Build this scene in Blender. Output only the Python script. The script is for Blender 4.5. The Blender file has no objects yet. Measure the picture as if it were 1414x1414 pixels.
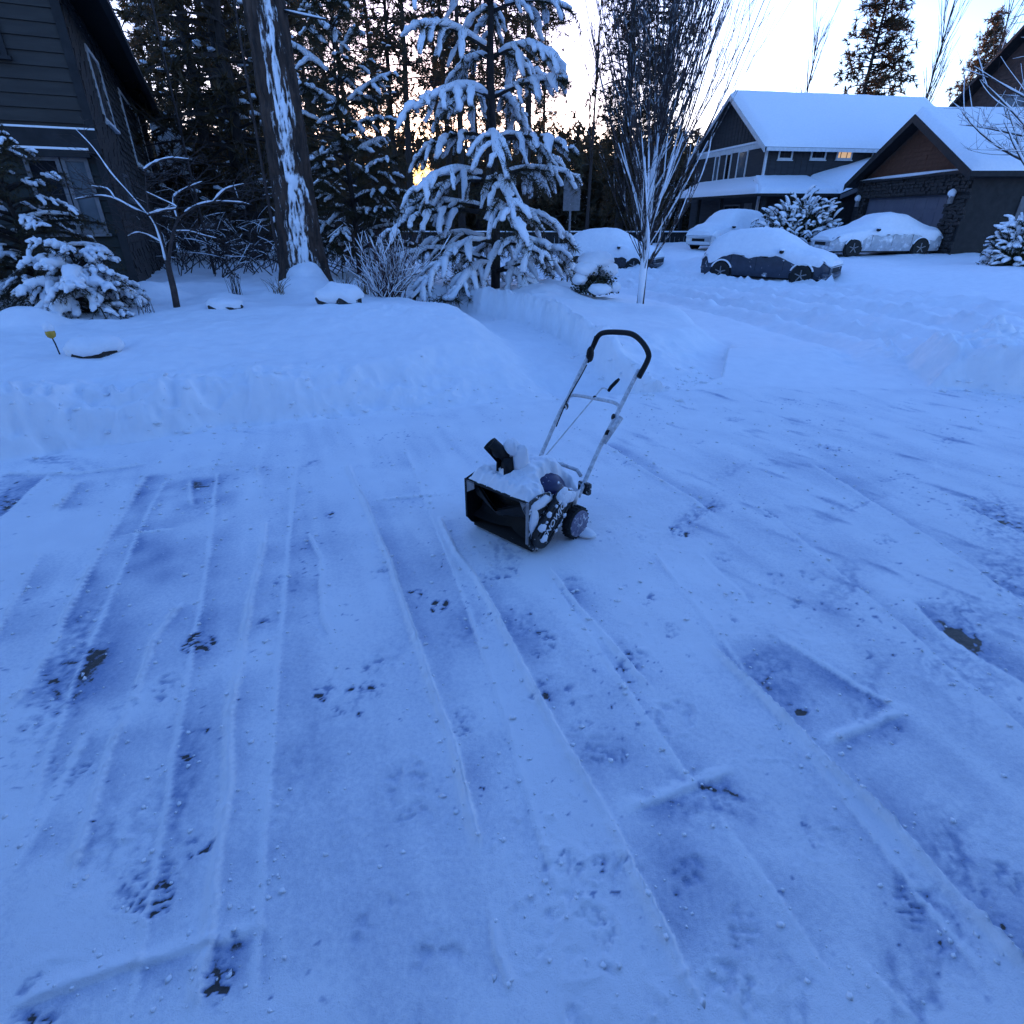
import bpy, math, random
import numpy as np
from mathutils import Vector, Matrix

# ------------------------------------------------------------------ camera, sky, sun, exposure
sc = bpy.context.scene
col = sc.collection
PITCH = math.radians(27.6); CAMH = 1.6; FPX = 780.0
cam = bpy.data.objects.new('camera', bpy.data.cameras.new('camera'))
col.objects.link(cam); sc.camera = cam
cam.location = (0, 0, CAMH); cam.rotation_euler = (math.pi / 2 - PITCH, 0, 0)
cam.data.sensor_width = 36; cam.data.lens = 36 * FPX / 1414
cam.data.clip_start = 0.05; cam.data.clip_end = 6000

SUN_EL, SUN_AZ = math.radians(3.0), math.radians(-7.7)          # azimuth from +Y towards +X
world = bpy.data.worlds.new('World'); sc.world = world; world.use_nodes = True
wn = world.node_tree; bg = wn.nodes['Background']
sky = wn.nodes.new('ShaderNodeTexSky'); sky.sky_type = 'NISHITA'; sky.sun_disc = False
sky.sun_elevation = SUN_EL; sky.sun_rotation = SUN_AZ
sky.ozone_density = 3.4; sky.air_density = 1.0; sky.dust_density = 0.6
tint = wn.nodes.new('ShaderNodeMix'); tint.data_type = 'RGBA'; tint.blend_type = 'MULTIPLY'
tint.inputs['Factor'].default_value = 1.0
tint.inputs['B'].default_value = (1.06, 0.885, 1.05, 1)          # cool white balance, the same over the whole sky
wn.links.new(sky.outputs[0], tint.inputs['A']); wn.links.new(tint.outputs['Result'], bg.inputs[0])
bg.inputs[1].default_value = 0.12

SUND = Vector((math.sin(SUN_AZ) * math.cos(SUN_EL), math.cos(SUN_AZ) * math.cos(SUN_EL), math.sin(SUN_EL)))
sl = bpy.data.lights.new('sun', 'SUN'); sl.energy = 0.7; sl.angle = math.radians(0.5); sl.color = (1.0, 0.62, 0.34)
so = bpy.data.objects.new('sun_lamp', sl); col.objects.link(so)
so.rotation_euler = (-SUND).to_track_quat('-Z', 'Y').to_euler()

vs = sc.view_settings
vs.view_transform = 'Standard'; vs.look = 'None'; vs.gamma = 1.0; vs.exposure = 3.43
vs.use_curve_mapping = False
sc.cycles.use_denoising = True
sc.cycles.max_bounces = 6; sc.cycles.diffuse_bounces = 4; sc.cycles.transparent_max_bounces = 6

rng = np.random.default_rng(7); rnd = random.Random(7)

# ------------------------------------------------------------------ pixel helpers (photo pixels, 1414 wide)
CP, SP = math.cos(PITCH), math.sin(PITCH)
def ray(px, py):
    u = (px - 707) / FPX; v = (707 - py) / FPX
    return np.array((u, CP + v * SP, -SP + v * CP))
def pz(px, py, z=0.0):                       # point on the level z
    d = ray(px, py); t = (z - CAMH) / d[2]
    return np.array((d[0] * t, d[1] * t, z))
def pyy(px, py, y):                          # point at the depth y
    d = ray(px, py); t = y / d[1]
    return np.array((d[0] * t, y, CAMH + d[2] * t))

# ------------------------------------------------------------------ numpy noise
def perlin(x, y, seed=0):
    r = np.random.default_rng(seed); g = r.uniform(0, 2 * np.pi, 4096)
    gx, gy = np.cos(g), np.sin(g)
    xi = np.floor(x).astype(np.int64); yi = np.floor(y).astype(np.int64)
    xf = x - xi; yf = y - yi
    def dot(i, j):
        h = ((xi + i) * 7919 + (yi + j) * 104729 + (xi + i) * (yi + j) * 31) & 4095
        return gx[h] * (xf - i) + gy[h] * (yf - j)
    u = xf * xf * xf * (xf * (xf * 6 - 15) + 10); v = yf * yf * yf * (yf * (yf * 6 - 15) + 10)
    a = dot(0, 0) * (1 - u) + dot(1, 0) * u; b = dot(0, 1) * (1 - u) + dot(1, 1) * u
    return (a * (1 - v) + b * v) * 1.4
def fbm(x, y, f, octv=3, seed=0):
    s = 0; a = 1.0
    for i in range(octv):
        s = s + a * perlin(x * f, y * f, seed + i); a *= 0.5; f *= 2.03
    return s
def sst(a, b, x):
    t = np.clip((x - a) / (b - a), 0, 1); return t * t * (3 - 2 * t)
def poly_d(x, y, pts):                       # distance to a polyline, signed: + on the left of its direction; and arc parameter
    best = np.full(np.shape(x), 1e9); sgn = np.ones(np.shape(x)); arc = np.zeros(np.shape(x)); s0 = 0.0
    for (ax, ay), (bx, by) in zip(pts[:-1], pts[1:]):
        dx, dy = bx - ax, by - ay; L2 = dx * dx + dy * dy; L = math.sqrt(L2)
        t = np.clip(((x - ax) * dx + (y - ay) * dy) / L2, 0, 1)
        ex = x - (ax + t * dx); ey = y - (ay + t * dy); d = np.hypot(ex, ey)
        cr = dx * (y - ay) - dy * (x - ax)
        m = d < best - 1e-9
        best = np.where(m, d, best); sgn = np.where(m, np.sign(cr), sgn); arc = np.where(m, s0 + t * L, arc)
        s0 += L
    return best * sgn, arc
def poly_in(x, y, pts):                      # signed distance to a closed polygon, + inside
    best = np.full(np.shape(x), 1e9); ins = np.zeros(np.shape(x), bool)
    n = len(pts)
    for i in range(n):
        (ax, ay), (bx, by) = pts[i], pts[(i + 1) % n]
        dx, dy = bx - ax, by - ay
        t = np.clip(((x - ax) * dx + (y - ay) * dy) / (dx * dx + dy * dy), 0, 1)
        best = np.minimum(best, np.hypot(x - (ax + t * dx), y - (ay + t * dy)))
        if dy != 0:
            c = ((ay > y) != (by > y)) & (x < dx * (y - ay) / dy + ax); ins ^= c
    return np.where(ins, best, -best)

# ------------------------------------------------------------------ materials
def new_mat(name):
    m = bpy.data.materials.new(name); m.use_nodes = True
    nt = m.node_tree; return m, nt, nt.nodes['Principled BSDF']
def nd(nt, typ, **kw):
    n = nt.nodes.new(typ)
    for k, v in kw.items():
        if k in n.inputs: n.inputs[k].default_value = v
        else: setattr(n, k, v)
    return n
def ramp(nt, fac, stops):
    r = nt.nodes.new('ShaderNodeValToRGB'); e = r.color_ramp.elements
    while len(e) < len(stops): e.new(0.5)
    for q, (p, c) in zip(e, stops):
        q.position = p; q.color = (*c, 1) if len(c) == 3 else c
    nt.links.new(fac, r.inputs[0]); return r.outputs[0]
def noisy(name, c1, c2, scale=8, rough=0.7, bump=0.3, detail=4, stretch=(1, 1, 1), spec=0.3, dist=0.02, metallic=0.0, coord='Object'):
    m, nt, b = new_mat(name)
    tc = nd(nt, 'ShaderNodeTexCoord'); mp = nd(nt, 'ShaderNodeMapping'); mp.inputs['Scale'].default_value = stretch
    nt.links.new(tc.outputs[coord], mp.inputs[0])
    n = nd(nt, 'ShaderNodeTexNoise', Scale=scale, Detail=detail, Roughness=0.6)
    nt.links.new(mp.outputs[0], n.inputs['Vector'])
    nt.links.new(ramp(nt, n.outputs[0], [(0.3, c1), (0.7, c2)]), b.inputs['Base Color'])
    b.inputs['Roughness'].default_value = rough; b.inputs['Specular IOR Level'].default_value = spec
    b.inputs['Metallic'].default_value = metallic
    if bump:
        bp = nd(nt, 'ShaderNodeBump', Strength=bump, Distance=dist)
        nt.links.new(n.outputs[0], bp.inputs['Height']); nt.links.new(bp.outputs[0], b.inputs['Normal'])
    return m
SNOWC = (0.84, 0.86, 0.90)
def snow_mat(name, b1=(6, 0.5, 0.02), b2=(70, 0.5, 0.003)):
    m, nt, b = new_mat(name)
    tc = nd(nt, 'ShaderNodeTexCoord')
    n1 = nd(nt, 'ShaderNodeTexNoise', Scale=b1[0], Detail=5, Roughness=0.6)
    n2 = nd(nt, 'ShaderNodeTexNoise', Scale=b2[0], Detail=4, Roughness=0.7)
    for n in (n1, n2): nt.links.new(tc.outputs['Object'], n.inputs['Vector'])
    p1 = nd(nt, 'ShaderNodeBump', Strength=b1[1], Distance=b1[2]); p2 = nd(nt, 'ShaderNodeBump', Strength=b2[1], Distance=b2[2])
    nt.links.new(n1.outputs[0], p1.inputs['Height']); nt.links.new(n2.outputs[0], p2.inputs['Height'])
    nt.links.new(p1.outputs[0], p2.inputs['Normal']); nt.links.new(p2.outputs[0], b.inputs['Normal'])
    nt.links.new(ramp(nt, n1.outputs[0], [(0.3, (0.80, 0.82, 0.87)), (0.7, (0.87, 0.885, 0.92))]), b.inputs['Base Color'])
    b.inputs['Roughness'].default_value = 0.65; b.inputs['Specular IOR Level'].default_value = 0.25
    return m
M = {}
M['snow'] = snow_mat('snow')
M['snow_soft'] = snow_mat('snow_soft', (9, 0.5, 0.03), (60, 0.5, 0.006))
M['bark'] = noisy('pine_bark', (0.016, 0.011, 0.009), (0.10, 0.060, 0.042), 9, 0.9, 0.9, 6, (1, 1, 0.22), dist=0.06)
M['bark_dark'] = noisy('dark_bark', (0.012, 0.010, 0.010), (0.045, 0.034, 0.030), 14, 0.9, 0.6, 4, (1, 1, 0.3))
M['twig'] = noisy('twig', (0.025, 0.018, 0.018), (0.075, 0.055, 0.050), 20, 0.8, 0.3)
M['twig_red'] = noisy('red_twig', (0.045, 0.020, 0.020), (0.11, 0.050, 0.045), 20, 0.8, 0.3)
M['needle'] = noisy('pine_needles', (0.008, 0.014, 0.009), (0.024, 0.036, 0.018), 5, 0.6, 0)
M['needle_warm'] = noisy('pine_needles_brownish', (0.010, 0.013, 0.008), (0.045, 0.036, 0.020), 0.5, 0.6, 0)
M['leaf_dark'] = noisy('shrub_leaves', (0.015, 0.022, 0.012), (0.045, 0.045, 0.02), 9, 0.5, 0)
M['straw'] = noisy('dry_grass', (0.10, 0.07, 0.045), (0.22, 0.16, 0.10), 20, 0.9, 0)
def needle_trans(m):
    nt = m.node_tree; b = nt.nodes['Principled BSDF']
    t = nd(nt, 'ShaderNodeBsdfTranslucent'); t.inputs[0].default_value = (0.20, 0.11, 0.04, 1)
    a = nd(nt, 'ShaderNodeMixShader', Fac=0.3); out = nt.nodes['Material Output']
    nt.links.new(b.outputs[0], a.inputs[1]); nt.links.new(t.outputs[0], a.inputs[2]); nt.links.new(a.outputs[0], out.inputs[0])
needle_trans(M['needle']); needle_trans(M['needle_warm'])
M['black'] = noisy('black_plastic', (0.005, 0.005, 0.006), (0.012, 0.012, 0.013), 60, 0.55, 0.1, spec=0.25)
M['rubber'] = noisy('rubber', (0.012, 0.012, 0.012), (0.03, 0.03, 0.03), 40, 0.85, 0.3)
M['blue_plastic'] = noisy('blue_plastic', (0.035, 0.04, 0.30), (0.06, 0.06, 0.40), 12, 0.35, 0.05)
M['steel'] = noisy('painted_steel', (0.50, 0.51, 0.53), (0.68, 0.69, 0.70), 30, 0.4, 0.05)
M['galv'] = noisy('galvanised_steel', (0.20, 0.20, 0.21), (0.30, 0.30, 0.31), 25, 0.5, 0.05, metallic=0.4)
M['text'] = noisy('white_print', (0.72, 0.72, 0.74), (0.8, 0.8, 0.82), 30, 0.6, 0)
def frosted(name, c1, c2, lo, hi, scale=14, rough=0.5, stretch=(1, 1, 1)):
    """a surface with snow dust sticking to it in patches"""
    m, nt, b = new_mat(name)
    tc = nd(nt, 'ShaderNodeTexCoord')
    n = nd(nt, 'ShaderNodeTexNoise', Scale=scale, Detail=6, Roughness=0.7); n2 = nd(nt, 'ShaderNodeTexNoise', Scale=scale * 3, Detail=3)
    mp = nd(nt, 'ShaderNodeMapping'); mp.inputs['Scale'].default_value = stretch; nt.links.new(tc.outputs['Object'], mp.inputs[0])
    nt.links.new(mp.outputs[0], n.inputs['Vector']); nt.links.new(mp.outputs[0], n2.inputs['Vector'])
    base = ramp(nt, n2.outputs[0], [(0.3, c1), (0.7, c2)])
    f = ramp(nt, n.outputs[0], [(lo, (0, 0, 0)), (hi, (1, 1, 1))])
    mx = nd(nt, 'ShaderNodeMix', data_type='RGBA'); nt.links.new(f, mx.inputs['Factor'])
    nt.links.new(base, mx.inputs['A']); mx.inputs['B'].default_value = (*SNOWC, 1)
    nt.links.new(mx.outputs['Result'], b.inputs['Base Color'])
    bp = nd(nt, 'ShaderNodeBump', Strength=0.5, Distance=0.004); nt.links.new(f, bp.inputs['Height']); nt.links.new(bp.outputs[0], b.inputs['Normal'])
    b.inputs['Roughness'].default_value = rough
    return m
M['black_frost'] = frosted('black_plastic_snow_dusted', (0.010, 0.010, 0.011), (0.022, 0.022, 0.024), 0.54, 0.60, 26)
M['black_light_frost'] = frosted('black_plastic_lightly_dusted', (0.006, 0.006, 0.007), (0.014, 0.014, 0.016), 0.62, 0.68, 30)
M['black_specks'] = frosted('black_rubber_snow_specks', (0.003, 0.003, 0.0035), (0.007, 0.007, 0.008), 0.69, 0.72, 60, 0.8)
M['steel_frost'] = frosted('frosted_steel_tube', (0.26, 0.27, 0.30), (0.38, 0.39, 0.42), 0.30, 0.78, 45)
M['rim_frost'] = frosted('frosted_wheel_cover', (0.10, 0.10, 0.18), (0.16, 0.16, 0.25), 0.52, 0.68, 40)
M['blue_frost'] = frosted('blue_plastic_snow_dusted', (0.008, 0.009, 0.060), (0.014, 0.015, 0.085), 0.60, 0.68, 20, 0.35)
M['bark_frost'] = frosted('twig_rimed', (0.028, 0.020, 0.020), (0.07, 0.05, 0.048), 0.55, 0.66, 6, 0.9)
M['bark_snowy'] = frosted('pine_bark_snow_flecked', (0.012, 0.009, 0.008), (0.085, 0.052, 0.038), 0.60, 0.68, 16, 0.95, (1, 1, .25))
M['stone_frost'] = frosted('stone_snow_dusted', (0.014, 0.012, 0.012), (0.050, 0.042, 0.038), 0.63, 0.67, 6.0, 0.9)
M['shake_frost'] = frosted('shake_snow_dusted', (0.012, 0.010, 0.009), (0.045, 0.034, 0.030), 0.66, 0.74, 7.0, 0.9)
M['siding_dark'] = noisy('charcoal_siding', (0.030, 0.030, 0.034), (0.048, 0.048, 0.052), 3, 0.75, 0.15, stretch=(0.3, 0.3, 3))
M['siding_left'] = noisy('grey_green_siding', (0.030, 0.027, 0.025), (0.046, 0.042, 0.038), 4, 0.75, 0.15, stretch=(0.4, 0.4, 3))
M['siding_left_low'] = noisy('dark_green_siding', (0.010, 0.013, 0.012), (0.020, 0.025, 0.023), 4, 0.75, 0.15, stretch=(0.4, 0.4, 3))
M['siding_pale'] = noisy('pale_siding', (0.42, 0.43, 0.44), (0.55, 0.56, 0.57), 4, 0.75, 0.1)
M['trim_white'] = noisy('white_trim', (0.55, 0.56, 0.58), (0.72, 0.73, 0.75), 5, 0.6, 0.1)
M['trim_dark'] = noisy('dark_trim', (0.010, 0.010, 0.011), (0.022, 0.022, 0.024), 5, 0.7, 0.1)
M['trim_grey'] = noisy('grey_trim', (0.10, 0.10, 0.11), (0.16, 0.16, 0.17), 5, 0.7, 0.1)
M['shingle_brown'] = noisy('brown_shingle', (0.085, 0.034, 0.020), (0.17, 0.070, 0.040), 2.5, 0.85, 0.3, stretch=(1, 1, 1))
M['brown_wall'] = noisy('brown_wall', (0.07, 0.04, 0.032), (0.12, 0.07, 0.055), 3, 0.85, 0.2)
M['garage_door'] = noisy('garage_door_paint', (0.10, 0.10, 0.13), (0.135, 0.135, 0.165), 2, 0.6, 0.05)
M['roof_dark'] = noisy('dark_roof', (0.02, 0.02, 0.02), (0.05, 0.05, 0.05), 8, 0.9, 0.3)
M['glass'] = noisy('window_glass', (0.006, 0.007, 0.010), (0.018, 0.020, 0.024), 1.2, 0.06, 0.03, dist=0.01, spec=0.5)
M['glass_sky'] = noisy('window_glass_painted_sky', (0.07, 0.085, 0.10), (0.13, 0.15, 0.17), 2, 0.08, 0.03, dist=0.01, spec=0.8)  # pale base colour stands in for sky mirrored in the panes
M['car_dark'] = noisy('dark_blue_car_paint', (0.022, 0.030, 0.050), (0.034, 0.044, 0.070), 3, 0.25, 0, spec=0.6)
M['car_silver'] = noisy('silver_car_paint', (0.40, 0.42, 0.45), (0.50, 0.52, 0.55), 3, 0.3, 0, spec=0.6)
M['car_black'] = noisy('black_car_paint', (0.010, 0.011, 0.016), (0.02, 0.02, 0.028), 3, 0.25, 0, spec=0.6)
M['car_white'] = noisy('white_car_paint', (0.55, 0.56, 0.58), (0.65, 0.66, 0.68), 3, 0.3, 0, spec=0.6)
M['car_dark_frost'] = frosted('dark_blue_car_paint_dusted', (0.022, 0.030, 0.050), (0.034, 0.044, 0.070), 0.60, 0.70, 3.2, 0.3)
M['car_silver_frost'] = frosted('silver_car_paint_dusted', (0.34, 0.36, 0.40), (0.44, 0.46, 0.50), 0.50, 0.66, 2.6, 0.35)
M['lamp_amber'] = noisy('amber_globe', (0.45, 0.26, 0.03), (0.62, 0.38, 0.06), 8, 0.25, 0.05)
M['headlight'] = noisy('headlamp_glass', (0.25, 0.26, 0.28), (0.4, 0.41, 0.43), 12, 0.1, 0.1, spec=0.8)
M['fence'] = noisy('dark_fence_board', (0.012, 0.012, 0.014), (0.030, 0.029, 0.030), 5, 0.85, 0.2)
mm, nt_, b_ = new_mat('window_painted_reflection'); b_.inputs['Base Color'].default_value = (0.5, 0.4, 0.3, 1)  # warm reflection in one pane, put in as a faint emission
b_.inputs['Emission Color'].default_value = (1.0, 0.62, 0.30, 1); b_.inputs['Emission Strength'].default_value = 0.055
b_.inputs['Roughness'].default_value = 0.1; M['glass_warm_reflection'] = mm
mm, nt_, b_ = new_mat('sun_disc'); b_.inputs['Base Color'].default_value = (0, 0, 0, 1)
b_.inputs['Emission Color'].default_value = (1.0, 0.60, 0.20, 1); b_.inputs['Emission Strength'].default_value = 0.45; M['sun_disc'] = mm
def drive_mat():
    m, nt, b = new_mat('driveway_snow_on_concrete')
    tc = nd(nt, 'ShaderNodeTexCoord'); at = nd(nt, 'ShaderNodeAttribute', attribute_name='cover')
    ng = nd(nt, 'ShaderNodeTexNoise', Scale=60, Detail=7, Roughness=0.8); nl = nd(nt, 'ShaderNodeTexNoise', Scale=3, Detail=4)
    nf = nd(nt, 'ShaderNodeTexNoise', Scale=260, Detail=3, Roughness=0.7)
    for n in (ng, nl, nf): nt.links.new(tc.outputs['Object'], n.inputs['Vector'])
    # cover + (noise-0.5)*k -> snow amount
    k = nd(nt, 'ShaderNodeMath', operation='MULTIPLY_ADD'); k.inputs[1].default_value = 0.66; k.inputs[2].default_value = -0.33
    nt.links.new(ng.outputs[0], k.inputs[0])
    ad = nd(nt, 'ShaderNodeMath', operation='ADD'); nt.links.new(at.outputs['Fac'], ad.inputs[0]); nt.links.new(k.outputs[0], ad.inputs[1])
    conc = ramp(nt, ng.outputs[0], [(0.3, (0.040, 0.034, 0.030)), (0.7, (0.10, 0.088, 0.080))])
    snow = ramp(nt, nl.outputs[0], [(0.3, (0.79, 0.81, 0.86)), (0.7, (0.87, 0.885, 0.92))])
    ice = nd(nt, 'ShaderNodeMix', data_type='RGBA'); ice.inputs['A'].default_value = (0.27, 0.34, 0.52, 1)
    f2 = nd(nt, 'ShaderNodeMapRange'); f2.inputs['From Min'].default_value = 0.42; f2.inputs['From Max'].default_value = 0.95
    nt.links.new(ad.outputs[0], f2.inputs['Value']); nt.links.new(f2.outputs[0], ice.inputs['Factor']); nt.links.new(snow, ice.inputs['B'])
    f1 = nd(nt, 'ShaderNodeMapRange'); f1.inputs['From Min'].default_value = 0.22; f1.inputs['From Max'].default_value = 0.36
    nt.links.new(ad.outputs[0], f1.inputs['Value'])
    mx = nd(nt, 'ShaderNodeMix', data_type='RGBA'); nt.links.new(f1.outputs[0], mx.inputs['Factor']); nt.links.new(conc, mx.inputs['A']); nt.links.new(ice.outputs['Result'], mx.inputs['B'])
    nt.links.new(mx.outputs['Result'], b.inputs['Base Color'])
    rr = nd(nt, 'ShaderNodeMapRange'); rr.inputs['From Min'].default_value = 0.3; rr.inputs['From Max'].default_value = 0.8
    rr.inputs['To Min'].default_value = 0.45; rr.inputs['To Max'].default_value = 0.75
    nt.links.new(ad.outputs[0], rr.inputs['Value']); nt.links.new(rr.outputs[0], b.inputs['Roughness'])
    b.inputs['Specular IOR Level'].default_value = 0.25
    p1 = nd(nt, 'ShaderNodeBump', Strength=0.55, Distance=0.007); p2 = nd(nt, 'ShaderNodeBump', Strength=0.8, Distance=0.0018)
    nt.links.new(ng.outputs[0], p1.inputs['Height']); nt.links.new(nf.outputs[0], p2.inputs['Height'])
    nt.links.new(p1.outputs[0], p2.inputs['Normal']); nt.links.new(p2.outputs[0], b.inputs['Normal'])
    return m
M['drive'] = drive_mat()
def plaster_mat():
    m, nt, b = new_mat('bark_with_plastered_snow')
    tc = nd(nt, 'ShaderNodeTexCoord'); mp = nd(nt, 'ShaderNodeMapping'); mp.inputs['Scale'].default_value = (1, 1, .3); nt.links.new(tc.outputs['Object'], mp.inputs[0])
    at = nd(nt, 'ShaderNodeAttribute', attribute_name='plaster'); n = nd(nt, 'ShaderNodeTexNoise', Scale=22, Detail=7, Roughness=.75); n2 = nd(nt, 'ShaderNodeTexNoise', Scale=9, Detail=5)
    for q in (n, n2): nt.links.new(mp.outputs[0], q.inputs['Vector'])
    k = nd(nt, 'ShaderNodeMath', operation='MULTIPLY_ADD'); k.inputs[1].default_value = 1.9; k.inputs[2].default_value = -.95; nt.links.new(n.outputs[0], k.inputs[0])
    ad = nd(nt, 'ShaderNodeMath', operation='ADD'); nt.links.new(at.outputs['Fac'], ad.inputs[0]); nt.links.new(k.outputs[0], ad.inputs[1])
    f = nd(nt, 'ShaderNodeMapRange'); f.inputs['From Min'].default_value = -.02; f.inputs['From Max'].default_value = .34; nt.links.new(ad.outputs[0], f.inputs['Value'])
    mx = nd(nt, 'ShaderNodeMix', data_type='RGBA'); nt.links.new(f.outputs[0], mx.inputs['Factor']); nt.links.new(ramp(nt, n2.outputs[0], [(.3, (.012, .009, .008)), (.7, (.085, .052, .038))]), mx.inputs['A']); mx.inputs['B'].default_value = (*SNOWC, 1)
    nt.links.new(mx.outputs['Result'], b.inputs['Base Color']); b.inputs['Roughness'].default_value = .9
    bp = nd(nt, 'ShaderNodeBump', Strength=.9, Distance=.05); nt.links.new(n2.outputs[0], bp.inputs['Height']); nt.links.new(bp.outputs[0], b.inputs['Normal'])
    return m
M['bark_plaster'] = plaster_mat()

# ------------------------------------------------------------------ mesh helpers
def np_mesh(name, V, Fc, mat, smooth=False):
    V = np.asarray(V, np.float32); Fc = np.asarray(Fc, np.int32)
    me = bpy.data.meshes.new(name); n, k = Fc.shape
    me.vertices.add(len(V)); me.vertices.foreach_set('co', V.ravel())
    me.loops.add(n * k); me.loops.foreach_set('vertex_index', Fc.ravel())
    me.polygons.add(n); me.polygons.foreach_set('loop_start', np.arange(n, dtype=np.int32) * k)
    me.polygons.foreach_set('loop_total', np.full(n, k, np.int32))
    if smooth: me.polygons.foreach_set('use_smooth', np.ones(n, bool))
    me.update(calc_edges=True); me.materials.append(M[mat]); return me
def tag(o, label=None, cat=None, group=None, kind=None):
    for k, v in (('label', label), ('category', cat), ('group', group), ('kind', kind)):
        if v: o[k] = v
    return o
def link(name, me, parent=None, loc=None):
    o = bpy.data.objects.new(name, me); col.objects.link(o)
    if parent is not None: o.parent = parent
    if loc is not None: o.location = loc
    return o
def empty(name, loc=(0, 0, 0), rz=0.0, label=None, cat=None, group=None):
    o = bpy.data.objects.new(name, None); col.objects.link(o); o.empty_display_size = 0.2
    o.location = loc; o.rotation_euler = (0, 0, rz); return tag(o, label, cat, group)
class MB:
    def __init__(s): s.v = []; s.f = []; s.n = 0
    def add(s, v, f):
        v = [tuple(map(float, p)) for p in v]
        s.v += v; s.f += [tuple(int(i) + s.n for i in q) for q in f]; s.n += len(v); return s
    def box(s, x0, x1, y0, y1, z0, z1):
        return s.add([(x0, y0, z0), (x1, y0, z0), (x1, y1, z0), (x0, y1, z0), (x0, y0, z1), (x1, y0, z1), (x1, y1, z1), (x0, y1, z1)],
                     [(0, 3, 2, 1), (4, 5, 6, 7), (0, 1, 5, 4), (1, 2, 6, 5), (2, 3, 7, 6), (3, 0, 4, 7)])
    def prism(s, poly, off):                       # poly: 3-D points, extruded by the vector off
        n = len(poly); p = [np.array(q, float) for q in poly]; q = [a + np.array(off, float) for a in p]
        return s.add(p + q, [tuple(range(n))[::-1], tuple(range(n, 2 * n))] + [(i, (i + 1) % n, n + (i + 1) % n, n + i) for i in range(n)])
    def tube(s, pts, radii, n=6, flat=1.0, lift=0.0):
        P = np.asarray(pts, float); k = len(P)
        R = np.broadcast_to(np.asarray(radii, float), (k,))
        T = np.gradient(P, axis=0); T /= np.maximum(np.linalg.norm(T, axis=1), 1e-9)[:, None]
        up = np.array((0, 0, 1.0)); ref = np.where(np.abs(T[:, 2:3]) > 0.97, np.array([[1.0, 0, 0]]), up[None])
        S = np.cross(T, ref); S /= np.maximum(np.linalg.norm(S, axis=1), 1e-9)[:, None]
        for i in range(1, k):
            if np.dot(S[i], S[i - 1]) < 0: S[i] = -S[i]
        U = np.cross(S, T)
        a = np.arange(n) * 2 * np.pi / n
        ring = P[:, None] + R[:, None, None] * (np.cos(a)[None, :, None] * S[:, None] + flat * np.sin(a)[None, :, None] * U[:, None])
        if lift: ring = ring + np.array((0, 0, lift))
        f = [(i * n + j, i * n + (j + 1) % n, (i + 1) * n + (j + 1) % n, (i + 1) * n + j) for i in range(k - 1) for j in range(n)]
        f += [tuple(range(n))[::-1], tuple((k - 1) * n + j for j in range(n))]
        return s.add(ring.reshape(-1, 3), f)
    def lathe(s, prof, n=20, o=(0, 0, 0), axis='z'):
        o = np.array(o, float); v = []
        for r, h in prof:
            for j in range(n):
                c, q = r * math.cos(2 * math.pi * j / n), r * math.sin(2 * math.pi * j / n)
                v.append(o + np.array({'z': (c, q, h), 'x': (h, c, q), 'y': (c, h, q)}[axis]))
        k = len(prof)
        f = [(i * n + j, i * n + (j + 1) % n, (i + 1) * n + (j + 1) % n, (i + 1) * n + j) for i in range(k - 1) for j in range(n)]
        f += [tuple(range(n))[::-1], tuple((k - 1) * n + j for j in range(n))]
        return s.add(v, f)
    def blob(s, c, r, seed=0, amp=0.12, nu=14, nv=9, zmin=None, fr=1.6):
        rr = np.random.default_rng(abs(int(seed))); ph = rr.uniform(0, 50, 2); c = np.array(c, float); v = []
        for i in range(nv + 1):
            th = math.pi * i / nv
            for j in range(nu):
                fi = 2 * math.pi * j / nu
                d = np.array((math.sin(th) * math.cos(fi), math.sin(th) * math.sin(fi), math.cos(th)))
                k = 1 + amp * (float(perlin(np.array([d[0] * fr + ph[0] + d[2]]), np.array([d[1] * fr + ph[1] - d[2] * 0.7]), 3)[0]))
                p = c + d * np.array(r) * k
                if zmin is not None: p[2] = max(p[2], zmin)
                v.append(p)
        return s.add(v, [(i * nu + j, (i + 1) * nu + j, (i + 1) * nu + (j + 1) % nu, i * nu + (j + 1) % nu) for i in range(nv) for j in range(nu)])
    def mesh(s, name, mat, smooth=False):
        me = bpy.data.meshes.new(name); me.from_pydata(s.v, [], s.f); me.materials.append(M[mat])
        if smooth: me.polygons.foreach_set('use_smooth', np.ones(len(me.polygons), bool))
        me.update(); return me
    def build(s, name, mat, parent=None, smooth=False, bevel=0.0, loc=None):
        o = link(name, s.mesh(name, mat, smooth), parent, loc)
        if bevel:
            b = o.modifiers.new('bevel', 'BEVEL'); b.width = bevel; b.segments = 2; b.limit_method = 'ANGLE'
        return o

# ------------------------------------------------------------------ ground: one snow-covered terrain, cut into yard, driveway and street
BANK = [(-30, -6.5), (-8, 2.2), (-3.75, 3.86), (-2.34, 4.62), (-0.46, 5.22), (1.66, 5.78)]
CURB = [(1.66, 5.78), (2.35, 6.3), (3.15, 8.4), (2.95, 11.2), (1.9, 15.3), (-3.0, 23), (-14, 36), (-60, 88)]
YARD = BANK[:-1] + CURB + [(-200, 88), (-200, -6.5)]
RBANK = [(4.42, 5.95), (5.25, 5.55), (8, 4.3), (16, 0.5), (18, 3.0), (9.5, 6.3), (6.2, 7.6), (4.75, 7.0)]
DRIVE = BANK + [(2.6, 5.98), (4.42, 5.93), (5.25, 5.55), (8, 4.3), (16, 0.5), (16, -3), (-30, -3)]
FARC = [(26, -2), (14.5, 13.2), (11.3, 17.6), (7.8, 21.6), (4.6, 28.2), (-4, 41), (-40, 90)]      # far kerb: right side beyond
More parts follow.
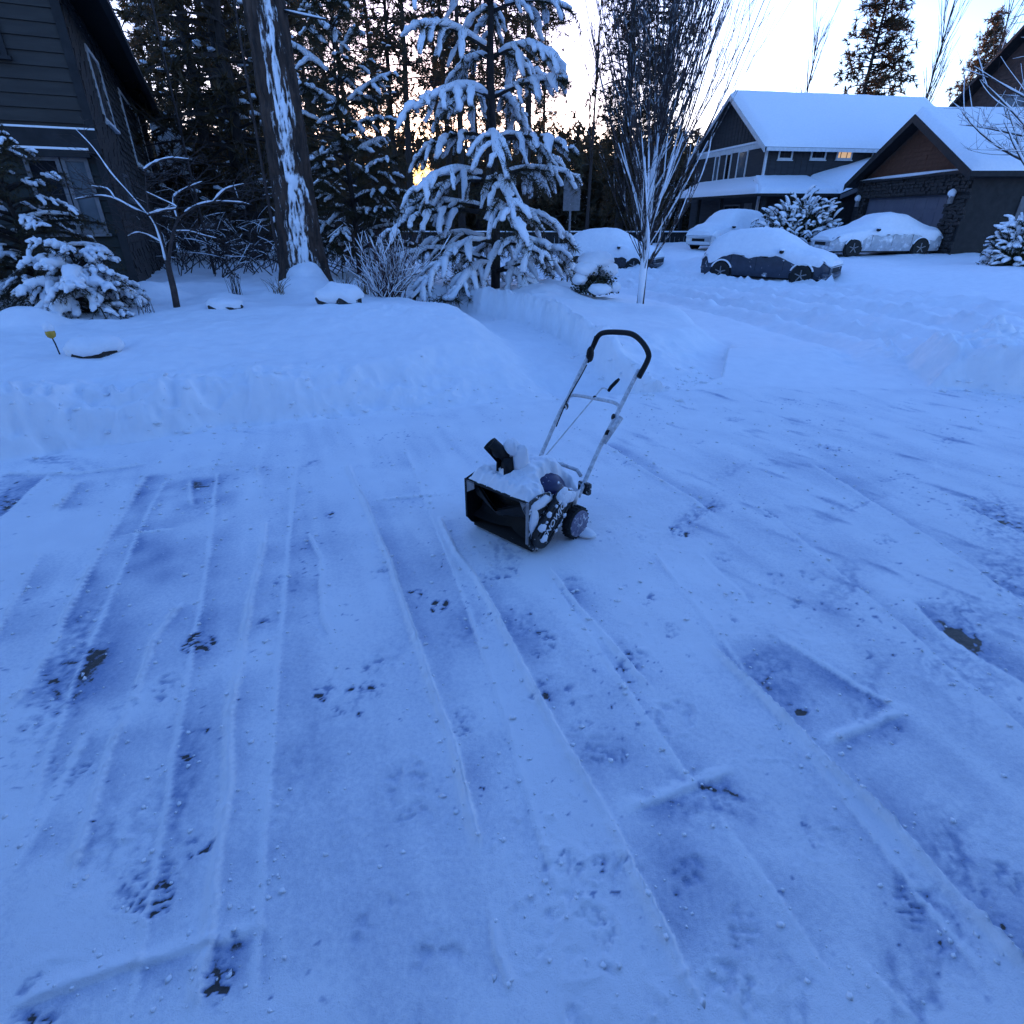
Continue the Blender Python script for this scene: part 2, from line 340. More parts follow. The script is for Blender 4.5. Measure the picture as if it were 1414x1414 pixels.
RIDGE = [(1.55, 5.25), (1.15, 6.6), (0.75, 7.9), (0.0, 9.4), (-0.9, 11.2), (-3, 14.5)]
def terrain(x, y):
    shp = np.shape(x)
    dB = poly_in(x, y, YARD)
    dR, aR = poly_d(x, y, RIDGE); dR = -dR
    dF, _ = poly_d(x, y, FARC)                    # + on the left of its direction = near side
    dC, aC = poly_d(x, y, CURB)
    big = fbm(x, y, 0.5, 3, 11); mid = fbm(x, y, 2.2, 3, 21); fine = fbm(x, y, 9, 3, 31)
    # street and driveway level
    zs = -0.02 - 0.0165 * np.clip(y - 5.8, 0, 22) - 0.004 * np.clip(y - 28, 0, 60)
    zs = np.where(y < 5.8, -0.0, zs)
    zst = zs + 0.13 * np.exp(-((y - 7.3 - 0.15 * (x - 3)) / 0.9) ** 2) * sst(1.5, 2.3, x) * sst(7.2, 5.0, x)
    # ruts of the street
    rut = 0.0
    for o, w, dep in ((1.5, 0.2, 0.10), (2.5, 0.30, 0.17), (3.5, 0.24, 0.12), (4.9, 0.32, 0.19), (5.8, 0.22, 0.11), (6.7, 0.28, 0.16), (7.8, 0.26, 0.17)):
        rut = rut - 1.5 * dep * np.exp(-((-dC - o - 0.12 * big) / w) ** 2) + 0.9 * dep * np.exp(-((-dC - o - 0.45 - .06 * mid) / 0.14) ** 2) * (1 + .6 * fine)
    instreet = sst(0.3, 1.4, -dC) * sst(5.9, 8.0, y)
    zst = zst + instreet * (rut * (0.7 + 0.5 * mid) + 0.022 * mid + 0.014 * fine)
    # yard
    steep = 0.42 + 1.3 * sst(-2.2, 0.3, x) * sst(9.5, 5.5, y)
    Hh = 0.40 + 0.10 * sst(-1.0, -4.0, x) + 0.16 * np.exp(-(((x + 1.5) / 1.7) ** 2 + ((y - 7.6) / 1.3) ** 2)) \
         - 0.12 * sst(9, 14, y) - 0.10 * sst(14, 24, y) - 0.35 * sst(22, 45, y) - 0.08 * sst(0.5, 2.0, x)
    face = sst(0, 1, dB / steep + 0.10 * mid) * 0.72 + 0.28 * sst(0.3, 2.6, dB)
    zy = zs + (Hh - zs) * face
    zy = zy + face * (0.055 * big + 0.022 * mid + 0.05 * np.exp(-(((x + 1.6) / 1.1) ** 2 + ((y - 7.9) / .8) ** 2)) * np.abs(fbm(x, y, 3.5, 3, 64))) + 0.004 * fine * sst(0, 0.4, dB)
    # lumps and slabs on the steep bank face
    fc = sst(-0.02, 0.12, dB) * sst(0.95, 0.35, dB) * sst(0.6, -1.6, x) * sst(8.5, 6.5, y)
    chunk = np.abs(fbm(x, y, 2.6, 3, 51)); zy = zy + fc * ((0.09 + 0.10 * sst(-2.0, -3.4, x)) * (0.30 - chunk) + 0.10 * fbm(x, y, 1.1, 2, 62) + 0.028 * fbm(x, y, 10, 3, 61) * sst(-.3, .5, fbm(x, y, 1.5, 2, 63)))
    # shovelled footpath with its cut edge
    ed = dR + 0.10 * fbm(x, y, 1.6, 4, 71)
    tr = sst(0.03, -0.05, ed) * sst(-1.5, -0.75, dR) * sst(5.2, 6.6, y) * sst(14, 11, y)
    zy = zy - 0.30 * tr
    lip = np.exp(-((ed - 0.09) / 0.11) ** 2) * sst(4.9, 5.5, y) * sst(13.5, 11, y)
    zy = zy + lip * (0.13 + 0.06 * fbm(x, y, 2.6, 3, 81))
    z = np.where(dB > 0, zy, zst)
    # bank at the right of the driveway
    dQ = poly_in(x, y, RBANK); q = sst(0, 1, dQ / 0.28 + 0.16 * mid)
    z = z + np.where(dQ > -0.1, q * (0.36 + 0.08 * big + 0.10 * mid + 0.04 * fine) * sst(1.6, 0.7, dQ) + 0.0, 0)
    # far kerb and the yards across the street
    fr = sst(-0.2, 2.2, -dF - 0.2 * mid)
    z = z + np.where(dF < 0.3, fr * (0.42 + 0.12 * big * 0.5) + 0.30 * sst(4, 14, -dF) * sst(60, 20, y), 0)
    z = z + 0.10 * np.exp(-((-dF + 0.9 - 0.3 * mid) / 0.5) ** 2) * sst(12, 16, y) * (0.7 + 0.5 * fine)
    # rough snow left by feet round the young pine and shrubs
    z = z + np.where(dB > 0, sst(8.6, 10.5, y) * sst(26, 18, y) * 0.05 * np.abs(mid), 0)
    for (cx, cy, r, h) in MOUNDS:
        z = z + h * np.exp(-((((x - cx) ** 2 + (y - cy) ** 2) / (r * r)) ** 1.6))
    return z, dB
MOUNDS = []
for px, py, r, h in ((470, 425, 0.0, 0), ):
    pass
MOUNDS += [(-6.35, 6.55, 0.30, 0.13), (-5.55, 6.75, 0.34, 0.17), (-3.05, 9.2, 0.22, 0.06), (-4.55, 9.2, 0.3, 0.08), (1.1, 12.6, 0.7, 0.16),
           (0.55, 11.2, 0.55, 0.12), (2.5, 9.6, 0.6, 0.10), (-3.55, 10.45, 0.5, 0.22), (-5.6, 9.4, 0.4, 0.22), (8.2, 24.5, 1.2, 0.25)]

# driveway relief, from lines and prints read off the photograph
LINES = [  # pixel polyline, ridge height m, ridge half-width m, dark side (+1 right,-1 left), dark width m, dark strength
    ([(0, 989), (35, 953), (71, 893), (106, 819), (148, 748), (205, 653)], .012, .016, 1, .30, .50),
    ([(74, 710), (113, 660)], .010, .016, 1, .12, .35), ([(0, 715), (70, 653)], .004, .02, -1, .22, .55),
    ([(254, 830), (216, 883), (187, 964), (155, 1028), (117, 1152), (94, 1219)], .012, .016, 1, .10, .30),
    ([(366, 717), (364, 759), (346, 830), (336, 900), (318, 989), (318, 1088), (304, 1159), (293, 1276), (262, 1420)], .014, .020, 1, .13, .28),
    ([(424, 731), (442, 770), (444, 848), (460, 883)], .006, .014, -1, .08, .16),
    ([(480, 640), (507, 700), (538, 771), (570, 866), (598, 947), (627, 1025), (648, 1107), (668, 1190)], .018, .018, 1, .14, .22),
    ([(669, 1234), (683, 1312), (712, 1383)], .014, .018, -1, .05, .22),
    ([(606, 711), (630, 760), (655, 792), (694, 863), (729, 933), (786, 1036), (840, 1125), (874, 1199), (924, 1298), (945, 1347), (985, 1420)], .013, .018, 1, .17, .30),
    ([(747, 771), (775, 806), (803, 841), (835, 877), (910, 965)], .010, .020, 1, .07, .18),
    ([(830, 610), (900, 655), (954, 687), (984, 709)], .007, .020, 1, .10, .32),
    ([(954, 756), (1023, 818), (1034, 838)], .002, .03, 1, .10, .30),
    ([(976, 884), (1034, 938), (1104, 1007), (1154, 1065), (1202, 1105), (1264, 1167), (1318, 1229), (1409, 1327), (1460, 1390)], .016, .018, 1, .18, .34),
    ([(1311, 691), (1430, 745)], .010, .020, 1, .18, .45), ([(1249, 825), (1293, 869), (1369, 920), (1440, 960)], .003, .02, 1, .30, .50),
    ([(1129, 1029), (1260, 978)], .007, .028, 1, .14, .40), ([(842, 1126), (950, 1089), (1020, 1062)], .007, .028, 1, .14, .50),
    ([(0, 1394), (106, 1354), (248, 1311), (390, 1272)], .006, .024, 1, .10, .32),
    ([(155, 743), (255, 727)], .009, .016, -1, .07, .30), ([(510, 692), (620, 680)], .007, .016, 1, .05, .14),
    ([(0, 655), (105, 655), (205, 640)], .012, .022, 1, .10, .36), ([(260, 646), (325, 640)], .012, .020, 1, .06, .2),
    ([(262, 660), (266, 700)], .008, .014, 1, .16, .32), ([(356, 640), (362, 690)], .008, .012, 1, .05, .15),
    ([(1060, 870), (1190, 950), (1255, 985)], .004, .02, -1, .14, .26), ([(1160, 1290), (1240, 1380), (1290, 1430)], .006, .02, 1, .12, .26),
    ([(410, 640), (398, 760), (386, 900), (372, 1060), (360, 1230), (345, 1420)], .003, .014, 1, .09, .16), ([(560, 620), (600, 720), (650, 850), (700, 1000), (742, 1140), (790, 1300)], .003, .014, -1, .10, .14),
    ([(760, 800), (850, 930), (940, 1060), (1060, 1220), (1180, 1400)], .003, .014, 1, .10, .16), ([(900, 760), (1010, 900), (1130, 1060), (1250, 1210), (1400, 1400)], .002, .014, -1, .12, .14),
    ([(1050, 700), (1180, 810), (1320, 930), (1440, 1030)], .004, .014, 1, .12, .24), ([(1120, 640), (1280, 740), (1440, 850)], .004, .014, 1, .14, .26), ([(60, 760), (20, 830), (-20, 900)], .006, .014, 1, .12, .24),
    ([(230, 660), (190, 740), (150, 830), (100, 950), (55, 1080), (10, 1220)], .004, .012, 1, .16, .22), ([(300, 650), (290, 760), (268, 900), (240, 1050), (215, 1200), (180, 1400)], .004, .012, 1, .10, .20),
    ([(20, 1205), (70, 1110), (130, 1005)], .006, .02, 1, .20, .20), ([(870, 1330), (960, 1420)], .005, .02, -1, .1, .14),
]
DARK = [  # soft scraped patches: pixel centre, half length m, half width m, heading (deg from +y), strength
    (55, 632, .42, .07, 70, .55), (10, 690, .30, .12, 40, .45), (1380, 715, .34, .16, -35, .50), (1335, 880, .40, .13, -38, .42), (1400, 800, .3, .12, -38, .4),
    (960, 715, .24, .06, -42, .48), (1165, 815, .22, .07, -40, .34), (285, 700, .10, .06, -8, .30), (100, 905, .40, .08, 20, .30), (60, 980, .3, .1, 20, .32),
    (1060, 930, .14, .09, -35, .34), (1200, 960, .24, .05, -40, .30), (995, 1100, .12, .07, 60, .46), (1320, 1195, .18, .07, -38, .42), (1260, 1380, .14, .08, -38, .36),
    (700, 760, .22, .10, -25, .26), (720, 860, .12, .08, -25, .25), (1180, 700, .2, .05, -60, .3), (1010, 580, .10, .05, -70, .45), (140, 1180, .18, .10, 12, .22),
    (240, 1120, .26, .07, 12, .22), (1010, 650, .18, .05, -50, .25), (1230, 660, .22, .04, -70, .26), (300, 590, .5, .05, 74, .3), (560, 570, .4, .05, 76, .25),
    (940, 1120, .10, .05, 60, .3), (1100, 1400, .15, .05, -38, .2), (640, 870, .14, .06, -22, .18), (540, 900, .2, .08, -14, .12), (420, 1060, .3, .10, -4, .12)]
PRINTS = [  # shoe prints: pixel, heading deg, length m, dark 0..1
    (495, 965, -60, .24, .75), (446, 955, 10, .13, .9), (515, 915, 5, .14, .45), (275, 890, 20, .20, .95), (350, 907, 10, .10, .8), (172, 985, 30, .16, .45),
    (645, 992, -20, .17, .35), (572, 822, -20, .16, .75), (606, 836, -10, .13, .65), (747, 890, -12, .20, .45), (872, 912, -55, .20, .5), (757, 950, -70, .20, .45),
    (803, 985, -40, .19, .6), (790, 808, -70, .20, .30), (690, 790, -70, .20, .55), (905, 830, -60, .17, .55), (940, 733, -20, .20, .75), (1105, 970, -45, .15, .85),
    (833, 1042, -50, .22, .2), (515, 1272, -15, .17, .15), (560, 1082, 5, .22, .12), (572, 1142, -10, .20, .12), (735, 1283, -10, .17, .15), (775, 1222, -25, .2, .18),
    (812, 1300, -40, .2, .12), (306, 1332, 10, .16, .75), (277, 1165, 20, .12, .75), (205, 1225, 50, .22, .6), (265, 1028, 0, .15, .6), (370, 860, 0, .14, .5),
    (452, 712, -40, .13, .7), (845, 1215, -60, .2, .1), (600, 1370, -5, .26, .10), (1285, 1250, -40, .26, .35), (1240, 1010, -45, .15, .4), (930, 990, -40, .2, .15),
    (1050, 1300, -35, .24, .1), (960, 1225, -40, .2, .12), (1190, 900, -45, .13, .7), (1020, 850, -45, .14, .5), (1070, 800, -45, .14, .4), (1090, 830, -40, .16, .35),
    (985, 700, -40, .22, .4), (1065, 710, -40, .16, .35), (1120, 790, -40, .18, .35), (1220, 745, -50, .18, .3), (880, 740, -40, .16, .35), (1000, 770, -30, .14, .3),
    (430, 640, -30, .16, .35), (230, 950, 20, .16, .35), (60, 1390, 40, .22, .55), (95, 1060, 25, .2, .3), (1310, 610, -60, .2, .3), (1150, 620, -60, .2, .3),
    (870, 640, -50, .18, .3), (960, 610, -60, .18, .3), (1060, 640, -60, .2, .3), (1240, 560, -70, .25, .3), (1130, 1150, -40, .2, .15), (820, 1395, -20, .2, .15),
    (1390, 1230, -40, .2, .3), (1010, 1390, -30, .2, .12), (390, 800, 0, .12, .35), (520, 790, -30, .15, .3), (930, 870, -40, .12, .4), (960, 930, -40, .14, .35)]
def drive_relief(x, y):
    """height added to and snow cover of the cleared concrete"""
    h = 0.010 * fbm(x, y, 0.9, 2, 5) + 0.003 * fbm(x, y, 6, 3, 6)
    streak_ang = math.radians(-22)
    sx = x * math.cos(streak_ang) - y * math.sin(streak_ang); sy = x * math.sin(streak_ang) + y * math.cos(streak_ang)
    cov = 0.97 + 0.13 * fbm(x * 1.0, y, 0.9, 3, 8) + 0.13 * fbm(sx * 5, sy * 0.6, 1.0, 3, 9)
    rightside = sst(0.3, 1.6, x) * sst(0.8, 2.5, y)
    ang2 = math.radians(38); rx = x * math.cos(ang2) + y * math.sin(ang2); ry = -x * math.sin(ang2) + y * math.cos(ang2)
    scr = fbm(rx * 7, ry * 2.0, 1.0, 4, 14)
    spk = fbm(x, y, 26, 3, 15)
    cov = cov - rightside * np.clip(scr - 0.42, 0, 1) * 0.7
    cov = cov - 0.7 * sst(0.72, 1.05, spk + 0.35 * fbm(x, y, 1.3, 2, 16)) * sst(0.05, 0.6, fbm(x, y, 2.1, 2, 17) + 0.25)
    h = h + 0.006 * sst(0.35, 0.9, fbm(x, y, 30, 2, 18)) * sst(-0.1, 0.5, fbm(x, y, 1.7, 2, 19)) - 0.002 * spk * rightside
    for pts, rh, rw, side, dw, ds in LINES:
        w = [tuple(pz(a, b)[:2]) for a, b in pts]
        xs = [p[0] for p in w]; ys = [p[1] for p in w]; mg = dw * 3 + 0.1
        m = (x > min(xs) - mg) & (x < max(xs) + mg) & (y > min(ys) - mg) & (y < max(ys) + mg)
        if not m.any(): continue
        X, Yy = x[m], y[m]
        wob = 0.005 * fbm(X, Yy, 3, 2, 23) + 0.004 * fbm(X, Yy, 24, 3, 24)
        d, a = poly_d(X, Yy, w); d = d + wob
        L = sum(math.dist(p, q) for p, q in zip(w[:-1], w[1:]))
        fade = sst(-0.001, 0.10, a) * sst(L + 0.001, L - 0.10, a) * (0.75 + 0.6 * fbm(X, Yy, 3.3, 2, 25))
        fade = np.clip(fade, 0, 1.3)
        # image-right of a line that runs away from or towards us
        away = ys[-1] > ys[0]
        lat = -d if away else d                                  # + towards the right of the picture
        if abs(ys[-1] - ys[0]) < abs(xs[-1] - xs[0]) * 0.9: lat = -d   # cross joints: + is the near side
        s = lat * side
        prof = np.where(s > 0, np.exp(-(s / (rw * 0.35)) ** 2), np.exp(-(s / (rw * 0.95)) ** 2))
        hh = h[m] + 1.5 * rh * prof * fade * (1 + 0.4 * fbm(X, Yy, 18, 2, 26)) - 0.004 * sst(0, 0.02, s) * np.exp(-np.clip(s, 0, 9) / dw) * fade
        cc = cov[m] - 1.55 * ds * fade * sst(rw * 0.25, rw * 0.9, s) * np.exp(-np.clip(s, 0, 9) / dw) * (0.75 + 0.35 * fbm(X, Yy, 4, 3, 27)) + 0.40 * prof * fade
        h[m] = hh; cov[m] = cc
    for px, py, hl, hw, ang, st in DARK:
        c = pz(px, py); a = math.radians(ang)
        m = np.hypot(x - c[0], y - c[1]) < 2.2 * hl
        if not m.any(): continue
        X = x[m] - c[0]; Yy = y[m] - c[1]
        al = X * -math.sin(a) + Yy * math.cos(a); ac = X * math.cos(a) + Yy * math.sin(a)
        al = al + hw * 0.6 * fbm(x[m], y[m], 6, 3, 28); ac = ac + hw * 0.7 * fbm(x[m], y[m], 5, 3, 29)
        f = np.exp(-((al / hl) ** 2 + (ac / hw) ** 2))
        cov[m] = cov[m] - st * f * np.clip(0.55 + 1.0 * fbm(al * 3 + 7, ac * 26, 1.0, 3, 33) + 0.9 * fbm(x[m], y[m], 30, 3, 38), 0, 1.6)
        h[m] = h[m] - 0.004 * f + 0.003 * f * fbm(x[m], y[m], 35, 2, 34)
    for i, (px, py, ang, ln, dk) in enumerate(PRINTS):
        c = pz(px, py); a = math.radians(ang)
        m = np.hypot(x - c[0], y - c[1]) < ln * 0.9
        if not m.any(): continue
        X = x[m] - c[0]; Yy = y[m] - c[1]
        al = X * math.sin(a) * -1 + Yy * math.cos(a); ac = X * math.cos(a) + Yy * math.sin(a)
        t = al / (ln * 0.5); wv = 0.36 * ln * (0.86 + 0.20 * np.cos((t - 0.35) * 2.2))
        e = np.sqrt(np.clip(t, -1.5, 1.5) ** 2 + (ac / wv) ** 2)
        e = e + 0.16 * fbm(x[m], y[m], 14, 2, 35)
        ins = sst(1.0, 0.82, e)
        lam = 0.015 + 0.006 * (i % 3)
        wx = al + 0.010 * fbm(x[m], y[m], 14, 2, 60 + i % 5); wy = ac + 0.010 * fbm(x[m], y[m], 14, 2, 70 + i % 5)
        if i % 3 == 0: tread = np.sin((wx + 0.6 * np.abs(wy)) / lam * 3.9)
        elif i % 3 == 1: tread = 0.8 * np.sin(wx / lam * 3.3) + 0.8 * np.cos(wy / lam * 2.9 + i)
        else: tread = np.cos(wx / lam * 3.0) + np.cos(wy / lam * 2.6)
        tread = sst(-0.75, 0.25, 0.55 * tread + 2.0 * fbm(x[m], y[m], 34, 3, 36 + i % 5))
        rim = np.exp(-((e - 1.05) / 0.10) ** 2)
        keep = np.clip(0.48 + 1.3 * fbm(x[m], y[m], 7 + i % 4, 2, 40 + i % 7), 0, 1)
        h[m] = h[m] + ins * keep * (-0.0055 + 0.006 * tread) + 0.003 * rim * keep
        cov[m] = cov[m] - 1.05 * dk * ins * (1 - tread) * keep ** 1.3 - 0.05 * ins * keep
    return h, np.clip(cov, 0, 1)

def graded(a, b, f):
    out = [a]
    while out[-1] < b: out.append(out[-1] + f(out[-1]))
    out[-1] = b; return np.array(out)
def grid_faces(nx, ny):
    i = np.arange((nx - 1) * (ny - 1)); r = i // (nx - 1); c = i % (nx - 1); k = r * nx + c
    return np.stack((k, k + 1, k + nx + 1, k + nx), 1)
def sub_mesh(V, F, keep, attr=None):
    Fk = F[keep]; used = np.unique(Fk); mp = np.full(len(V), -1, np.int64); mp[used] = np.arange(len(used))
    return V[used], mp[Fk], (None if attr is None else attr[used])
xp = graded(0, 7.6, lambda v: 0.0062 + 0.0034 * v); xs_ = np.concatenate((-xp[::-1][:-1], xp))
ys_ = graded(0.25, 7.6, lambda v: 0.0042 + 0.0026 * v)
X, Yg = np.meshgrid(xs_, ys_); X = X.ravel(); Yg = Yg.ravel()
Z, dBa = terrain(X, Yg)
dD = poly_in(X, Yg, DRIVE)
near = dD > -0.25
h, cv = np.zeros(len(X)), np.ones(len(X))
hh, cc = drive_relief(X[near], Yg[near]); h[near] = hh; cv[near] = cc
wgt = sst(-0.02, 0.10, dD)
Z = Z + h * wgt; cv = cv * sst(-0.02, 0.06, dD) + (1 - sst(-0.02, 0.06, dD))
Va = np.stack((X, Yg, Z), 1); Fa = grid_faces(len(xs_), len(ys_))
cen = Va[Fa].mean(1)
isdrv = poly_in(cen[:, 0], cen[:, 1], DRIVE) > 0
dBc = poly_in(cen[:, 0], cen[:, 1], YARD)
inst = (~isdrv) & (dBc <= 0) & (poly_in(cen[:, 0], cen[:, 1], RBANK) <= 0)
isyard = ~isdrv & ~inst
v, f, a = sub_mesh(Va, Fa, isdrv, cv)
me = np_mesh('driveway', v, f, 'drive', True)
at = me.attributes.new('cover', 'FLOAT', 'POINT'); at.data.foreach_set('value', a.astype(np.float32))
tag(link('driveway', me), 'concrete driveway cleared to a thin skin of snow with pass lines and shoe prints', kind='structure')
# coarser sheet for everything else
xq = graded(0, 110, lambda v: 0.048 + 0.0125 * v); xq = np.concatenate((-xq[::-1][:-1], xq))
yq = graded(-4, 150, lambda v: 0.05 + 0.009 * max(v, 0))
Xb, Yb = np.meshgrid(xq, yq); Xb = Xb.ravel(); Yb = Yb.ravel()
Zb, _ = terrain(Xb, Yb)
inA = np.minimum(np.minimum(Xb + 7.6, 7.6 - Xb), np.minimum(Yb - 0.25, 7.6 - Yb))
Zb = Zb - 0.12 * sst(0.06, 0.35, inA)
Vb = np.stack((Xb, Yb, Zb), 1); Fb = grid_faces(len(xq), len(yq)); cb = Vb[Fb].mean(1)
dYb = poly_in(cb[:, 0], cb[:, 1], YARD); dFb, _ = poly_d(cb[:, 0], cb[:, 1], FARC)
deep = (np.minimum(np.minimum(cb[:, 0] + 7.6, 7.6 - cb[:, 0]), np.minimum(cb[:, 1] - 0.25, 7.6 - cb[:, 1])) > 0.6)
stb = (dYb <= 0) & (dFb > 0) & (cb[:, 1] > 5.4)
v1, f1, _ = sub_mesh(Va, Fa, inst); v2, f2, _ = sub_mesh(Vb, Fb, stb & ~deep)
tag(link('street', np_mesh('street', np.concatenate((v1, v2)), np.concatenate((f1, f2 + len(v1))), 'snow', True)), 'snow covered street with wheel ruts crossing behind the driveway', kind='structure')
v1, f1, _ = sub_mesh(Va, Fa, isyard); v2, f2, _ = sub_mesh(Vb, Fb, ~stb & ~deep)
R_ = 3000.0; zf = -1.6
vf = np.array([(-R_, -R_, zf), (R_, -R_, zf), (R_, R_, zf), (-R_, R_, zf)])
ff = np.array([(0, 1, 2, 3)])
tag(link('ground', np_mesh('ground', np.concatenate((v1, v2, vf)), np.concatenate((f1, f2 + len(v1), ff + len(v1) + len(v2))), 'snow', True)), 'deep blue-shaded snow over the yards and banks', kind='structure')
def crumbs():
    r = np.random.default_rng(401); pts = []; n = 0
    for pl, rh, rw, side, dw, ds in LINES:
        w = np.array([pz(a, b)[:2] for a, b in pl]); L = sum(math.dist(p, q) for p, q in zip(w[:-1], w[1:]))
        k = int(L * 26); t = r.random(k) * (len(w) - 1); i = np.minimum(t.astype(int), len(w) - 2); f = (t - i)[:, None]
        pts.append(w[i] * (1 - f) + w[i + 1] * f + r.normal(size=(k, 2)) * 0.045)
    k = 900; pts.append(np.stack((r.uniform(-3.2, 4.5, k), r.uniform(.5, 5.2, k)), 1))
    P = np.concatenate(pts); P = P[(P[:, 1] > .4) & (poly_in(P[:, 0], P[:, 1], DRIVE) > .05)]
    iy = np.clip(np.searchsorted(ys_, P[:, 1]), 0, len(ys_) - 1); ix = np.clip(np.searchsorted(xs_, P[:, 0]), 0, len(xs_) - 1)
    zz = Va[iy * len(xs_) + ix, 2]; sz = .0026 * np.exp(np.clip(r.normal(size=len(P)), -2, 1.7) * .5) * (1 + .25 * P[:, 1]); n = len(P)
    base = np.array([(1, 0, 0), (0, 1, 0), (-1, 0, 0), (0, -1, 0), (0, 0, 1), (0, 0, -.6), (.6, .6, .5), (-.6, .6, .5), (-.6, -.6, .5), (.6, -.6, .5)])
    fc = np.array([(0, 6, 9), (0, 1, 6), (1, 7, 6), (1, 2, 7), (2, 8, 7), (2, 3, 8), (3, 9, 8), (3, 0, 9), (6, 7, 4), (7, 8, 4), (8, 9, 4), (9, 6, 4), (1, 0, 5), (2, 1, 5), (3, 2, 5), (0, 3, 5)])
    V = base[None] * (1 + .35 * r.normal(size=(n, 10, 1))) * sz[:, None, None] * np.array((1.2, 1.2, .8)) + np.stack((P[:, 0], P[:, 1], zz + sz * .25), 1)[:, None]
    F = fc[None] + (np.arange(n) * 10)[:, None, None]
    tag(link('snow_crumbs', np_mesh('snow_crumbs', V.reshape(-1, 3), F.reshape(-1, 3), 'snow', True)), 'loose crumbs of snow scattered over the cleared driveway', 'snow crumbs', kind='stuff')
    # clods fallen from the cut banks
    k = 260; t = r.random(k) ** .8; w = np.array([(-6.5, 2.8), (-3.75, 3.86), (-2.34, 4.62), (-0.46, 5.22), (1.66, 5.78), (2.4, 6.2)]); u = t * (len(w) - 1); i = np.minimum(u.astype(int), len(w) - 2); f = (u - i)[:, None]
    P = w[i] * (1 - f) + w[i + 1] * f + np.abs(r.normal(size=(k, 1))) * np.array((-.10, .28)) + r.normal(size=(k, 2)) * .04
    rd = np.array(RIDGE); k2 = 160; u = r.random(k2) * 3.6; i = np.minimum(u.astype(int), 4); f = (u - i)[:, None]; P = np.concatenate((P, rd[i] * (1 - f) + rd[i + 1] * f + r.normal(size=(k2, 2)) * .12))
    rb = np.array([(4.42, 5.9), (5.25, 5.5), (8, 4.3)]); k3 = 90; u = r.random(k3) * 2; i = np.minimum(u.astype(int), 1); f = (u - i)[:, None]; P = np.concatenate((P, rb[i] * (1 - f) + rb[i + 1] * f + r.normal(size=(k3, 2)) * np.array((.1, .16))))
    zz, _ = terrain(P[:, 0], P[:, 1]); n = len(P); sz = .010 * np.exp(np.clip(r.normal(size=n), -2, 1.6) * .55)
    V = base[None] * (1 + .35 * r.normal(size=(n, 10, 1))) * sz[:, None, None] * np.array((1.3, 1.2, .9)) + np.stack((P[:, 0], P[:, 1], zz + sz * .05), 1)[:, None]
    F = fc[None] + (np.arange(n) * 10)[:, None, None]
    tag(link('snow_clods', np_mesh('snow_clods', V.reshape(-1, 3), F.reshape(-1, 3), 'snow', True)), 'small clods of snow fallen along the cut snow banks', 'snow clods', kind='stuff')
crumbs()
def gz(x, y):
    z, _ = terrain(np.array([float(x)]), np.array([float(y)])); return float(z[0])

# ------------------------------------------------------------------ vegetation helpers
class Tris:                                  # clouds of thin triangles: needles, leaves
    def __init__(s): s.V = []; s.F = []; s.n = 0
    def needles(s, C, T, k, ln, w, spread=0.8, g=0.0, r=None):
        r = r or rng; C = np.asarray(C, float); T = np.asarray(T, float); n = len(C)
        if n == 0: return s
        C = np.repeat(C, k, 0); T = np.repeat(T, k, 0)
        q = r.normal(size=(n * k, 3)); q /= np.linalg.norm(q, axis=1)[:, None]
        d = T * (1 - spread) + q * spread; d[:, 2] -= g; d /= np.maximum(np.linalg.norm(d, axis=1), 1e-6)[:, None]
        sd = np.cross(d, r.normal(size=(n * k, 3))); sd /= np.maximum(np.linalg.norm(sd, axis=1), 1e-6)[:, None]
        L = ln * r.uniform(0.6, 1.2, (n * k, 1)); W = w * r.uniform(0.6, 1.3, (n * k, 1))
        v = np.stack((C - sd * W, C + sd * W, C + d * L), 1).reshape(-1, 3)
        s.V.append(v); s.F.append(np.arange(len(v)).reshape(-1, 3) + s.n); s.n += len(v); return s
    def leaves(s, C, ln, w, r=None, up=0.0):
        r = r or rng; C = np.asarray(C, float); n = len(C)
        d = r.normal(size=(n, 3)); d[:, 2] += up; d /= np.linalg.norm(d, axis=1)[:, None]
        sd = np.cross(d, r.normal(size=(n, 3))); sd /= np.linalg.norm(sd, axis=1)[:, None]
        L = ln * r.uniform(0.6, 1.3, (n, 1)); W = w * r.uniform(0.6, 1.3, (n, 1))
        a = C - d * L * .5; b = C + d * L * .5
        v = np.stack((a, C + sd * W, b, a, b, C - sd * W), 1).reshape(-1, 3)
        s.V.append(v); s.F.append(np.arange(len(v)).reshape(-1, 3) + s.n); s.n += len(v); return s
    def mesh(s, name, mat): return np_mesh(name, np.concatenate(s.V), np.concatenate(s.F), mat)
def lumpy(r, k, seed, amp=0.35):
    return r * (1 + amp * perlin(np.linspace(0, k * 0.62, k) + seed * 1.37, np.full(k, seed * 0.71), 5))
def along(pts, t):
    P = np.asarray(pts); k = len(P) - 1; t = np.clip(np.asarray(t) * k, 0, k - 1e-6); i = t.astype(int); f = (t - i)[:, None]
    return P[i] * (1 - f) + P[i + 1] * f, (P[i + 1] - P[i])
